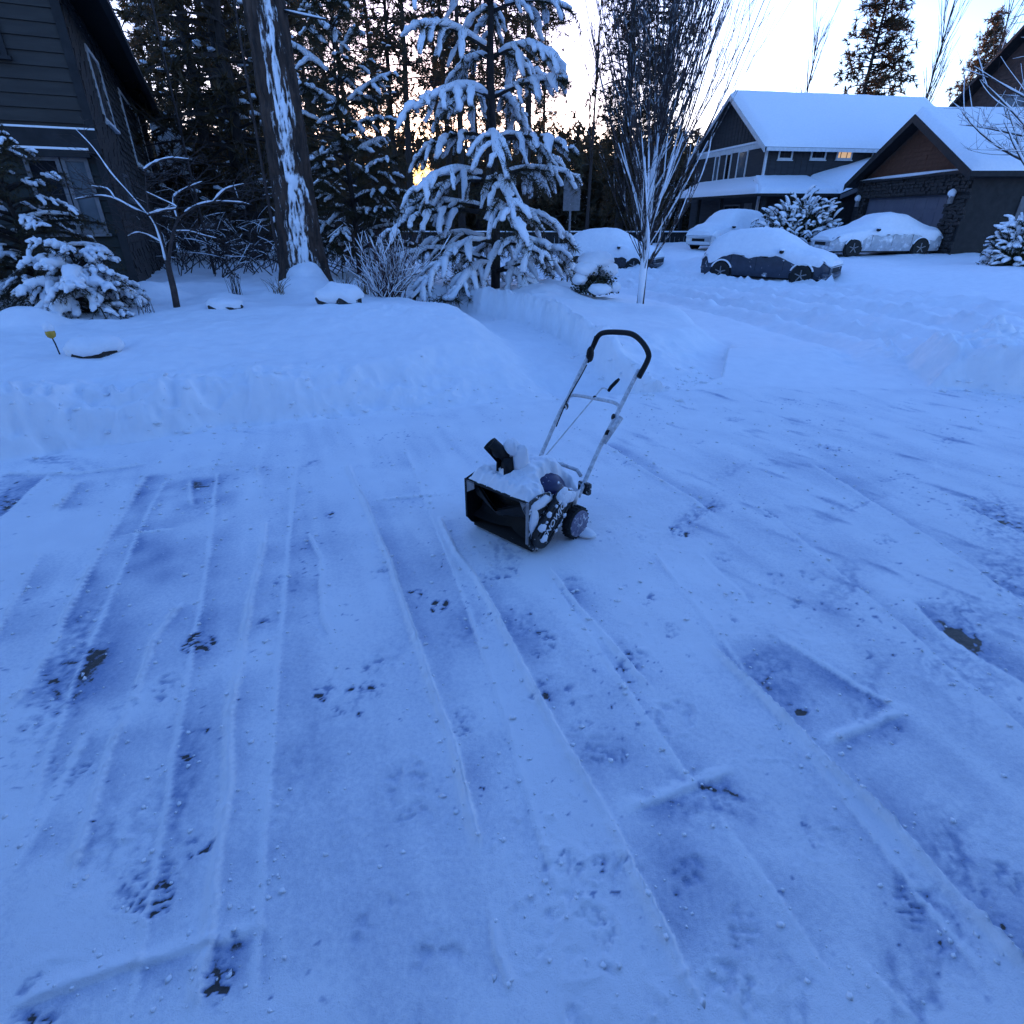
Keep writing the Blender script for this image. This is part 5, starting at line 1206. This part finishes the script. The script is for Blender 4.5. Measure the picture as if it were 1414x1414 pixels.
# ---- garage house with brown shingled gable
def garage_house():
    o = (17.95, 33.7, .10); rz = math.radians(-92)
    t = empty('garage_house', o, rz, 'garage house with brown shingled gable, stone surround and grey door', 'house')
    W, D, E, RG = 8.7, 9.5, 3.1, 5.25
    dx0, dx1, dz = 1.05, 7.55, 2.30
    MB().box(0, dx0, 0, .3, 0, dz).build('pier', 'trim_dark', t); MB().box(dx1, W, 0, .3, 0, dz).build('pier', 'trim_dark', t)
    MB().box(0, W, 0, .3, dz, E - .02).build('lintel_wall', 'trim_dark', t)
    MB().prism([(0.1, .1, E - .02), (W - .1, .1, E - .02), (W / 2, .1, RG - .05)], (0, .2, 0)).build('gable_wall', 'brown_wall', t)
    MB().box(W - .15, W, .3, D, 0, E).build('side_wall', 'trim_dark', t); MB().box(0, .15, .3, D, 0, E).build('side_wall', 'trim_dark', t)
    MB().prism([(0, D, 0), (W, D, 0), (W, D, E), (W / 2, D, RG), (0, D, E)], (0, -.15, 0)).build('rear_wall', 'trim_dark', t)
    # door of four panels
    d = MB().box(dx0, dx1, .16, .20, 0, dz).build('garage_door', 'garage_door', t)
    for i in range(4):
        for j in range(8):
            w = (dx1 - dx0) / 8; h_ = dz / 4
            MB().box(dx0 + j * w + .05, dx0 + (j + 1) * w - .05, .148, .158, i * h_ + .05, (i + 1) * h_ - .05).build('door_panel', 'garage_door', d, bevel=.004)
    # shingles of the gable
    r = np.random.default_rng(95); z = E + .08; n = 0
    sh = {w: (lambda w=w: MB().prism([(0, 0, 0), (w, 0, 0), (w, .022, .20), (0, .022, .20)], (0, -.022, 0))) for w in (.28, .36, .46)}
    row = 0
    while z < RG - .25:
        half = (RG - .12 - z - .16) / (RG - E) * W / 2 - .12; x = W / 2 - half + (row % 2) * .0
        while x < W / 2 + half:
            w = (.28, .36, .46)[int(r.integers(0, 3))]
            if x + w > W / 2 + half + .2: break
            piece(t, 'shingle', 'shingle_brown', ('gs', w), sh[w], (x, .085 + r.uniform(-.006, .004), z), (0, 0, 0)); x += w + .012; n += 1
        z += .168; row += 1
    # stones
    st = {k: (lambda k=k: MB().prism([((-.15, -.21, -.11)[k], -.04, -.055), ((.14, .20, .12)[k], -.03, -.06), ((.15, .21, .11)[k], -.05, .05), ((-.14, -.20, -.12)[k], -.03, .058)], (0, .06, 0))) for k in range(3)}
    n = 0
    def stones(x0, x1, z0, z1):
        nonlocal n
        z = z0 + .06
        while z < z1 - .03:
            x = x0 + r.uniform(.05, .2)
            while x < x1 - .05 and n < 300:
                k = int(r.integers(0, 3)); piece(t, 'stone', 'stone_frost', ('st', k), st[k], (x, -.015, z + r.uniform(-.015, .015)), (0, r.normal() * .12, r.normal() * .1)); n += 1
                x += (.31, .43, .24)[k]
            z += .135
    stones(dx1 - .02, W, .1, dz); stones(0, W, dz + .05, E - .12); stones(0.4, dx0, .7, dz)
    MB().box(-.06, W + .06, -.16, .10, E - .10, E + .015).build('ledge', 'trim_dark', t)
    MB().blob((W / 2, -.06, E + .03), (W / 2 + .02, .12, .085), 5, .06, 40, 8).build('ledge_snow', 'snow_soft', t, True)
    for x in (.62, 7.98):
        l = MB().box(x - .07, x + .07, -.26, -.10, 1.95, 2.25).build('wall_lamp', 'galv', t, bevel=.02); MB().blob((x, -.2, 2.33), (.14, .14, .15), 7, .2, 10, 8).build('snow_cap', 'snow_soft', l, True)
    ov = .5; s = (RG - E) / (W / 2)
    slab(t, 'roof', 'trim_dark', [(-ov, -.5, E - ov * s + .16), (-ov, D, E - ov * s + .16), (W / 2, D, RG + .15), (W / 2, -.5, RG + .15)], .18, True, .24, 11)
    slab(t, 'roof', 'trim_dark', [(W + ov, -.5, E - ov * s + .16), (W + ov, D, E - ov * s + .16), (W / 2 + .002, D, RG + .15), (W / 2 + .002, -.5, RG + .15)], .18, True, .24, 12)
    for sg in (-1, 1):
        x0, x1 = W / 2 + sg * (W / 2 + ov), W / 2
        MB().prism([(x0, -.53, E - ov * s - .14), (x1, -.53, RG - .15), (x1, -.53, RG + .14), (x0, -.53, E - ov * s + .15)], (0, .028, 0)).build('barge_board', 'trim_dark', t)
    MB().box(W + .002, W + .05, 2.0, 3.0, .1, 2.2).build('side_door', 'trim_grey', t)
    # brown upper storey behind
    uy, x0, x1, xm, ue, ur = 6.0, -4.6, 6.0, .7, 5.9, 9.3
    MB().prism([(x0, uy, 0), (x1, uy, 0), (x1, uy, ue), (xm, uy, ur), (x0, uy, ue)], (0, 8, 0)).build('upper_storey', 'brown_wall', t)
    for k in range(28):
        z = 3.4 + k * .2; hw = (x1 - x0) / 2 if z + .2 < ue else (ur - z - .2) / (ur - ue) * (x1 - x0) / 2
        if hw > .2: MB().prism([(xm - hw, uy - .002, z), (xm - hw, uy - .03, z), (xm - hw, uy - .012, z + .19), (xm - hw, uy - .002, z + .19)], (2 * hw, 0, 0)).build('siding_board', 'brown_wall', t)
    sg = (ur - ue) / ((x1 - x0) / 2)
    slab(t, 'upper_roof', 'trim_dark', [(x0 - .6, uy - .6, ue - .6 * sg + .15), (x0 - .6, 15, ue - .6 * sg + .15), (xm, 15, ur + .15), (xm, uy - .6, ur + .15)], .18, True, .24, 13)
    slab(t, 'upper_roof', 'trim_dark', [(x1 + .6, uy - .6, ue - .6 * sg + .15), (x1 + .6, 15, ue - .6 * sg + .15), (xm + .002, 15, ur + .15), (xm + .002, uy - .6, ur + .15)], .18, True, .24, 14)
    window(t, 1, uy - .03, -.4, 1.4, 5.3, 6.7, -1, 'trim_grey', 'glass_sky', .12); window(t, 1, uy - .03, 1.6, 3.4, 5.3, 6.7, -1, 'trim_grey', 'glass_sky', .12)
garage_house()
def cabin():
    p = pyy(822, 322, 75.0); t = empty('distant_cabin', (p[0], 75.0, -1.2), math.radians(62), 'small dark cabin with snowy roof far behind the street sign', 'house')
    MB().box(-4, 4, 0, 6, 0, 2.6).build('wall', 'trim_dark', t)
    MB().prism([(-4, 0, 2.6), (-4, 6, 2.6), (-4, 3, 4.4)], (8, 0, 0)).build('gable', 'trim_dark', t)
    slab(t, 'roof', 'roof_dark', [(-4.4, -.5, 2.5), (4.4, -.5, 2.5), (4.4, 3, 4.7), (-4.4, 3, 4.7)], .15, True, .25, 15); slab(t, 'roof', 'roof_dark', [(-4.4, 6.5, 2.5), (4.4, 6.5, 2.5), (4.4, 3.002, 4.7), (-4.4, 3.002, 4.7)], .15, True, .25, 16)
    window(t, 1, 0.0, -2, -.8, 1, 2, -1, 'trim_grey', 'glass', .1)
cabin()
def fence():
    t = empty('board_fence', (-9.5, 41.5, -.75), math.radians(-2.0), 'low dark board fence with a snow capped rail below the low sun', 'fence')
    L = 24.0; n = int(L / .30); me = MB().box(0, .285, 0, .03, 0, 1.40).mesh('fence_board', 'fence')
    for i in range(n): link('fence_board', me, t, (i * .30, (i % 2) * .006, 0))
    MB().box(0, L, -.05, .10, 1.402, 1.46).build('top_rail', 'fence', t); MB().box(0, L, -.06, .11, 1.462, 1.53).build('rail_snow', 'snow_soft', t)
    for i in range(11): MB().box(i * 2.4 - .06, i * 2.4 + .06, .04, .16, 0, 1.4).build('post', 'fence', t)
fence()

# ------------------------------------------------------------------ parked cars under snow
CARS = {
 'hatch': dict(st=[(-2.05, .62, .66, .70, .62), (-1.95, .80, .95, .80, .66), (-1.75, .92, 1.22, .85, .62), (-1.3, .95, 1.42, .87, .60), (-.6, .95, 1.50, .88, .61), (.1, .94, 1.48, .88, .60), (.55, .93, 1.30, .88, .60), (1.05, .92, .98, .87, .70), (1.5, .86, .89, .85, .70), (1.9, .74, .77, .80, .66), (2.08, .56, .58, .70, .58)], zb=.22, wb=(-1.28, 1.30), wr=.31),
 'sedan': dict(st=[(-2.35, .62, .66, .72, .64), (-2.25, .86, .92, .80, .68), (-1.75, .95, 1.02, .86, .68), (-1.35, .96, 1.16, .88, .62), (-.8, .96, 1.42, .89, .60), (-.1, .95, 1.48, .90, .60), (.4, .94, 1.40, .90, .60), (1.0, .93, 1.05, .89, .68), (1.6, .86, .92, .86, .70), (2.15, .74, .78, .80, .66), (2.35, .55, .58, .70, .60)], zb=.22, wb=(-1.42, 1.42), wr=.33),
 'suv': dict(st=[(-2.25, .70, .8, .76, .68), (-2.15, .95, 1.45, .86, .70), (-1.7, 1.02, 1.68, .90, .68), (-.6, 1.02, 1.74, .92, .68), (.2, 1.02, 1.70, .92, .68), (.75, 1.02, 1.42, .92, .68), (1.15, 1.02, 1.10, .91, .74), (1.7, .98, 1.02, .89, .74), (2.1, .85, .9, .85, .70), (2.25, .62, .66, .76, .64)], zb=.28, wb=(-1.38, 1.38), wr=.36)}
def car(name, label, cat, kind, loc, rz, paint, snow_low=.70, snow_t=.09, seed=1, bare_side=True):
    C = CARS[kind]; st = np.array(C['st']); zb = C['zb']; t = empty(name, loc, rz, label, cat, 'cars parked under snow')
    xs = np.linspace(st[0, 0], st[-1, 0], 60); I = [np.interp(xs, st[:, 0], st[:, k]) for k in range(1, 5)]
    ker = np.array((1, 2, 3, 2, 1)) / 9
    I = [np.convolve(np.pad(a, 2, 'edge'), ker, 'valid') for a in I]; belt, roof, w, wr = I
    def sect(i, g=0.0, top=0.0):
        b, rf, W_, R_ = belt[i], roof[i] + top, w[i] + g, wr[i] + g
        hs = [(W_ * .93, zb), (W_, zb + .16), (W_ * 1.005, (zb + b) / 2), (W_ * .985, b - .05), (W_ * .95, b), (R_ + (W_ * .95 - R_) * .45, b + (rf - b) * .5), (R_ * .98, rf - .07 * min(1, (rf - b) * 4)), (R_ * .75, rf - .012), (R_ * .35, rf + .006)]
        return hs + [(-a, z) for a, z in hs[::-1]]
    k = len(sect(0)); V = []
    for i in range(60):
        for y, z in sect(i): V.append((xs[i], y, z))
    F = [(i * k + j, i * k + j + 1, (i + 1) * k + j + 1, (i + 1) * k + j) for i in range(59) for j in range(k - 1)]
    b = MB(); b.add(V, F + [tuple(range(k)), tuple(59 * k + j for j in range(k))[::-1]])
    body = b.build('body', paint, t, True)
    MB().box(xs[2], xs[-3], -.72, .72, zb - .06, zb + .03).build('underbody', 'black', t)
    # snow blanket following the car
    r = np.random.default_rng(seed); m = 56; V = []
    nj = 27
    for i, x in enumerate(np.linspace(xs[0] - .01, xs[-1] + .015, m)):
        q = [np.interp(x, xs, a) for a in (belt, roof, w, wr)]; bb, rf, W_, R_ = q
        zl = snow_low + .09 * float(fbm(np.array([x]), np.array([seed * 1.0]), 1.6, 3, 7)[0]) - .22 * sst(.7, 1.2, x) - .18 * sst(-1.2, -1.7, x) + (.16 if abs(x) > xs[-1] - .25 else 0)
        zl = min(zl, bb - .03)
        hs = [(W_ + .010, zl), (W_ + .035, zl + .05), (W_ * .99 + .045, bb - .02), (W_ * .94 + .05, bb + .05), (R_ + (W_ * .95 - R_) * .55 + .05, bb + (rf - bb) * .45 + .04), (R_ + .05, rf - .03), (R_ * .93, rf + snow_t * .75), (R_ * .7, rf + snow_t), (R_ * .35, rf + snow_t * 1.12)]
        full = hs + [(0, rf + snow_t * 1.15)] + [(-a, z) for a, z in hs[::-1]]
        for j, (y, z) in enumerate(full):
            nz = .028 * float(fbm(np.array([x + seed]), np.array([y * 1.2 + z]), 2.2, 3, 17)[0])
            V.append((x, y * (1 + .5 * nz), z + nz * (1 if 1 < j < len(full) - 2 else .3)))
    nj = len(full); F = [(i * nj + j, i * nj + j + 1, (i + 1) * nj + j + 1, (i + 1) * nj + j) for i in range(m - 1) for j in range(nj - 1)]
    s = MB(); s.add(V, F); s.add([V[j] for j in range(nj)], [tuple(range(nj))]); s.add([V[(m - 1) * nj + j] for j in range(nj)], [tuple(range(nj))[::-1]])
    s.build('snow_blanket', 'snow_soft', t, True)
    # wheels with arches
    for wx in C['wb']:
        for sd in (-1, 1):
            y = sd * (np.interp(wx, xs, w) - .08); W2 = C['wr']
            MB().lathe([(W2 + .055, -.03 * sd), (W2 + .055, .092 * sd)], 24, (wx, y, W2 + .02), 'y').build('wheel_arch', 'black', t)
            wl = MB().lathe([(W2 * .62, .06 * sd), (W2 * .95, .075 * sd), (W2, .11 * sd), (W2, .115 * sd), (W2 * .93, .125 * sd), (W2 * .64, .120 * sd)], 26, (wx, y, W2), 'y').build('wheel', 'rubber', t, True)
            rm = MB().lathe([(W2 * .64, .10 * sd), (W2 * .64, .118 * sd), (W2 * .58, .121 * sd), (W2 * .5, .105 * sd)], 24, (wx, y, W2), 'y').build('rim', 'black', wl, True)
            for q in range(5):
                a = q * 2 * math.pi / 5 + .3; MB().tube([(wx, y + .118 * sd, W2), (wx + W2 * .58 * math.cos(a), y + .122 * sd, W2 + W2 * .58 * math.sin(a))], .020, 5).build('spoke', 'galv', wl)
            MB().tube([(wx + (W2 + .045) * math.cos(a), y + .095 * sd, W2 + .02 + (W2 + .045) * math.sin(a)) for a in np.linspace(.35, 2.79, 12)], .028, 6).build('arch_snow', 'snow_soft', t, True)
    xe = xs[-1]
    for sd in (-1, 1):
        MB().blob((xe - .16, sd * .56, .66), (.10, .16, .07), 3, .05, 12, 8).build('headlight', 'headlight', t, True)
        MB().blob((xs[0] + .07, sd * .58, .80), (.06, .12, .08), 4, .05, 12, 8).build('tail_light', 'twig_red', t, True)
        mx = .62 if kind != 'suv' else .85
        mi = MB().blob((mx, sd * (np.interp(mx, xs, w) + .10), np.interp(mx, xs, belt) + .06), (.07, .11, .06), 5, .05, 10, 7).build('mirror', 'black', t, True)
        MB().blob((mx, sd * (np.interp(mx, xs, w) + .10), np.interp(mx, xs, belt) + .12), (.08, .12, .04), 6, .1, 10, 7).build('snow_cap', 'snow_soft', mi, True)
        for dx in (-.62, .12):
            yy = sd * (np.interp(dx, xs, w) * 1.0 + .012); MB().box(dx - .09, dx + .09, yy - .012, yy + .012, np.interp(dx, xs, belt) - .14, np.interp(dx, xs, belt) - .11).build('door_handle', 'black', t)
        for dx in (-.98, -.15, .72):
            yy = sd * np.interp(dx, xs, w) * 1.004; MB().box(dx - .004, dx + .004, yy - .004, yy + .004, zb + .18, np.interp(dx, xs, belt) - .1).build('door_seam', 'black', t)
    MB().box(xe - .10, xe + .004, -.40, .40, .40, .56).build('grille', 'black', t, bevel=.01)
    MB().tube(smooth_path([(xe - .22, -.80, .36), (xe - .04, -.62, .34), (xe + .02, 0, .34), (xe - .04, .62, .34), (xe - .22, .80, .36)], 4), .085, 8).build('bumper', paint, t, True)
    MB().tube(smooth_path([(xs[0] + .2, -.78, .40), (xs[0] + .02, -.6, .40), (xs[0] - .02, 0, .40), (xs[0] + .02, .6, .40), (xs[0] + .2, .78, .40)], 4), .09, 8).build('bumper', paint, t, True)
    if kind == 'sedan':
        MB().tube([(-1.5, .12, 1.22), (-1.62, .12, 1.45)], .006, 5).build('aerial', 'black', t)
    for sd in ():
        MB().box(-.9, .2, sd * .58 - .015, sd * .58 + .015, np.interp(0, xs, roof) + snow_t * .6, np.interp(0, xs, roof) + snow_t * .95).build('roof_rail', 'black', t)
    return t
def at(px, py, y):
    p = pyy(px, py, y); return p
p = at(1062, 383, 20.6); car('parked_hatchback', 'dark blue hatchback half buried at the far kerb, doors bare of snow', 'car', 'hatch', (p[0] - .05, 20.7, gz(p[0], 20.7) - .12), math.radians(-40), 'car_dark_frost', .80, .13, 3)
p = at(1203, 350, 26.2); car('parked_sedan', 'silver sedan parked before the garage door, snow on roof and bonnet', 'car', 'sedan', (p[0], 26.2, gz(p[0], 26.2) - .02), math.radians(184), 'car_silver_frost', .80, .13, 5)
p = at(992, 344, 33.5); car('parked_suv', 'white snow covered SUV nosing out beside the grey house porch', 'car', 'suv', (p[0] + .3, 33.5, gz(p[0], 33.5) - .05), math.radians(215), 'car_white', .72, .16, 7)
p = at(845, 362, 27.0); car('parked_car', 'black car under thick snow behind the slim street tree', 'car', 'hatch', (p[0], 27.0, p[2] - .36), math.radians(-30), 'car_black', .62, .18, 9)

# ------------------------------------------------------------------ background trees
tall = [far_pine_mesh(200 + i, 24 + 2 * i, 7.5 + i, 3.2, 90, .55, .50, 13, 6, .12) for i in range(3)]
full = [far_pine_mesh(220 + i, 15 + 2 * i, .6, 3.3, 130, .75, .36, 16, 8, .35) for i in range(3)]
lonep = far_pine_mesh(250, 19, 1.0, 4.6, 190, .8, .48, 14, 9, .18)
cone = [far_pine_mesh(240 + i, 15 + i, 1.0, 1.35, 170, .5, .22, 18, 9, 0.0) for i in range(2)]
ORD = ['first', 'second', 'third', 'fourth', 'fifth', 'sixth', 'seventh', 'eighth', 'ninth', 'tenth', 'eleventh', 'twelfth', 'thirteenth', 'fourteenth', 'fifteenth', 'sixteenth', 'seventeenth', 'eighteenth', 'nineteenth', 'twentieth']
def put(parts, px, y, sc_, rz, name, label, group=None):
    p = pyy(px, 100, y); return place_pine(parts, name, label, (p[0], y, gz(p[0], y) - .1), rz, sc_, group)
grove = [(445, 50), (470, 62), (512, 58), (537, 46), (558, 44), (600, 66), (612, 52), (632, 47), (655, 60), (676, 50), (700, 64), (728, 57), (752, 70)]
for i, (px, y) in enumerate(grove):
    put(tall[i % 3], px, y, rnd.uniform(.85, 1.1), rnd.uniform(0, 6), 'tall_pine', 'tall backlit pine of the grove behind the fence, %s trunk from the left' % ORD[i], 'pines of the backlit grove')
side = [(232, 33, 0), (262, 24, 1), (296, 30, 2), (318, 21, 0), (345, 36, 1), (385, 28, 2), (420, 33, 0), (205, 42, 1), (360, 50, 2), (300, 55, 0)]
for i, (px, y, k) in enumerate(sorted(side)):
    put(full[k], px, y, rnd.uniform(.85, 1.15), rnd.uniform(0, 6), 'dense_pine', 'dense dark pine between the left house and the big trunk, %s from the left' % ORD[i], 'dense pines beside the left house')
put(tall[1], 306, 22.5, .95, 1.0, 'tall_pine', 'tall reddish pine trunk just behind and left of the big snow streaked trunk')
put(cone[0], 868, 38, 1.45, .5, 'tall_pine', 'tall dark pine behind the street tree, left one of the pair', 'pines behind the street tree')
put(cone[1], 918, 36, 1.35, 2.0, 'tall_pine', 'tall dark pine behind the street tree, right one of the pair', 'pines behind the street tree')
put(full[0], 800, 62, .55, 1, 'distant_pine', 'small brownish pine far behind the street sign')
put(full[1], 955, 60, .5, 2, 'distant_pine', 'small pine top beside the grey house gable')
put(lonep, 1202, 62, 1.22, 2.5, 'lone_pine', 'sunlit pine rising behind the snowy roof of the grey house')
put(lonep, 1355, 66, .95, 4.5, 'lone_pine', 'small snowy pine behind the brown gable at the far right')
put(full[2], 1408, 75, .8, 1.5, 'lone_pine', 'dark pine at the right picture edge behind the bare tree')
def poplar(label, px, y, H, seed):
    r = np.random.default_rng(seed); p = pyy(px, 100, y); paths = []; T, a, e = branch((0, 0, 0), r.uniform(0, 6), math.pi / 2 - .04, H, .03, r, 10, .2); paths.append((T, .14, .02))
    for i in range(40):
        c, _ = along(T, [r.uniform(.25, .95)]); az = r.uniform(0, 6.28); L = H * r.uniform(.12, .3)
        B, _, _ = branch(c[0], az, math.radians(r.uniform(60, 78)), L, .2, r, 6, .06); paths.append((B, .03, .010))
        for j in range(3):
            c2, _ = along(B, [r.uniform(.2, .9)]); B2, _, _ = branch(c2[0], az + r.normal(), math.radians(r.uniform(55, 80)), L * .4, .1, r, 4, .1); paths.append((B2, .014, .008))
    bare_tree('bare_poplar', label, (p[0], y, gz(p[0], y)), 0, paths, .1, 'twig')
poplar('thin bare poplar above the grey roof left of the sunlit pine', 1122, 58, 14.5, 301)
poplar('leaning bare poplar top between sunlit pine and brown gable', 1290, 56, 17.0, 302)
poplar('faint bare poplar left of the street tree crown', 822, 50, 16.0, 303)
poplar('fine bare poplar at the top right corner', 1375, 54, 17.5, 304)
# thin leaning saplings near the big trunk
r_ = np.random.default_rng(310)
for lab, px, py, y, L, le in (('thin pale sapling leaning behind the big trunk on its left', 392, 395, 12.6, 6.5, .10), ('slender sapling left of the big trunk before the dark pines', 300, 392, 14.5, 6.0, .16)):
    p = pyy(px, py, y); T, a, e = branch((0, 0, 0), math.pi, math.pi / 2 - le * .2, L, .05, r_, 9, .05); paths = [(T, .035, .012)]
    for i in range(22):
        c, _ = along(T, [r_.uniform(.2, 1)]); B, _, _ = branch(c[0], r_.uniform(0, 6.28), r_.uniform(.3, 1.2), r_.uniform(.4, 1.2), .2, r_, 5, .15); paths.append((B, .008, .003))
    bare_tree('bare_sapling', lab, (p[0], y, gz(p[0], y) - .05), 0, paths, .6, 'twig', cat='sapling', rmin=.01)
# twiggy undergrowth near the house and the far woodland: masses nobody could count
def undergrowth():
    r = np.random.default_rng(320); m = MB(); s = MB()
    for i in range(260):
        px = r.uniform(205, 540); y = r.uniform(13.5, 21); p = pyy(px, 320, y); z = gz(p[0], y); az = r.uniform(0, 6.28)
        B, _, _ = branch((p[0], y, z), az, r.uniform(.5, 1.5), r.uniform(.8, 2.4), -.5, r, 6, .15); m.tube(B, np.linspace(.014, .004, 6), 3)
        for k in range(5):
            c, _ = along(B, [r.uniform(.2, 1)]); B2, _, _ = branch(c[0], az + r.normal(), r.uniform(-.2, 1.1), r.uniform(.2, .8), -.3, r, 4, .2); m.tube(B2, np.linspace(.006, .003, 4), 3)
            if r.random() < .22: s.tube(B2, .011 * np.sin(np.linspace(.5, 2.6, 4)), 4, 1, .008)
    o = m.build('undergrowth', 'twig'); tag(o, 'tangled bare undergrowth beneath the dark pines left of the big trunk', 'undergrowth', kind='stuff')
    s.build('undergrowth_snow', 'snow_soft', o)
undergrowth()
def woodland():
    r = np.random.default_rng(330); n = 52000
    x = r.uniform(-75, 34, n); y = r.uniform(58, 98, n); zz = np.where(r.random(n) < .6, r.uniform(-.8, 8.5, n), r.gamma(2.0, 2.4, n) - .8)
    keep = zz < 9 + 3 * perlin(x * .12, y * .05, 331)
    d = np.array((math.sin(SUN_AZ), math.cos(SUN_AZ))); sx = d[0] / d[1] * y; sz = CAMH + math.tan(SUN_EL) * y / d[1]
    keep &= ~((np.hypot(x - sx, zz - sz) < 1.6))
    C = np.stack((x, y, zz), 1)[keep]
    q = r.normal(size=C.shape); q /= np.linalg.norm(q, axis=1)[:, None]
    tr = Tris().needles(C, q, 4, .98, .15, .7, 0, r)
    k2 = 520; aa = r.uniform(0, 6.283, k2); rr_ = r.uniform(1.0, 2.3, k2); y2 = r.uniform(54, 58, k2)  # extra needles ringed round the sun to glow orange as its halo
    C2 = np.stack((d[0] / d[1] * y2 + rr_ * np.cos(aa), y2, CAMH + math.tan(SUN_EL) * y2 / d[1] + rr_ * np.sin(aa)), 1); q2 = r.normal(size=C2.shape); q2 /= np.linalg.norm(q2, axis=1)[:, None]
    tr.needles(C2, q2, 4, .38, .035, .7, 0, r)
    o = link('far_woodland', tr.mesh('far_woodland', 'needle_warm')); tag(o, 'dark mass of distant woodland behind the fence round the low sun', 'woodland', kind='stuff')
woodland()
dsun = ray(585, 245); dsun = dsun / np.linalg.norm(dsun)
su = MB().blob((0, 0, 0), (44, 44, 44), 1, 0, 32, 18).build('sun', 'sun_disc', smooth=True); su.location = tuple(dsun * 2600 + np.array((0, 0, CAMH))); tag(su, 'low sun glowing through the trees', kind='structure')

# ------------------------------------------------------------------ unseen garage added behind the viewer to shade the foreground
def add_shade_garage():
    t = empty('shade_garage', (-0.6, -3.8, 0), math.radians(12), 'unseen plain garage added behind the viewer to shade the driveway', 'house')
    MB().box(-8, 8, -6, 0, 0, 5.6).build('wall', 'siding_left', t)
    d = MB().box(-3.2, 3.2, .002, .05, 0, 2.3).build('garage_door', 'garage_door', t)
    for i in range(4):
        for j in range(8): MB().box(-3.15 + j * .79, -2.45 + j * .79, .052, .062, .06 + i * .57, .55 + i * .57).build('door_panel', 'garage_door', d)
    slab(t, 'roof', 'roof_dark', [(-8.6, .9, 5.3), (8.6, .9, 5.3), (8.6, -3, 7.8), (-8.6, -3, 7.8)], .2, True, .25, 21)
    slab(t, 'roof', 'roof_dark', [(-8.6, -6.9, 5.3), (8.6, -6.9, 5.3), (8.6, -3.002, 7.8), (-8.6, -3.002, 7.8)], .2, True, .25, 22)
add_shade_garage()
for o_ in bpy.data.objects:
    b0 = o_.name.split('.')[0]
    if b0 in ('snow_strip', 'snow_clump', 'snow_load', 'limbs', 'seed_heads', 'stems', 'branches') : o_['kind'] = 'stuff'
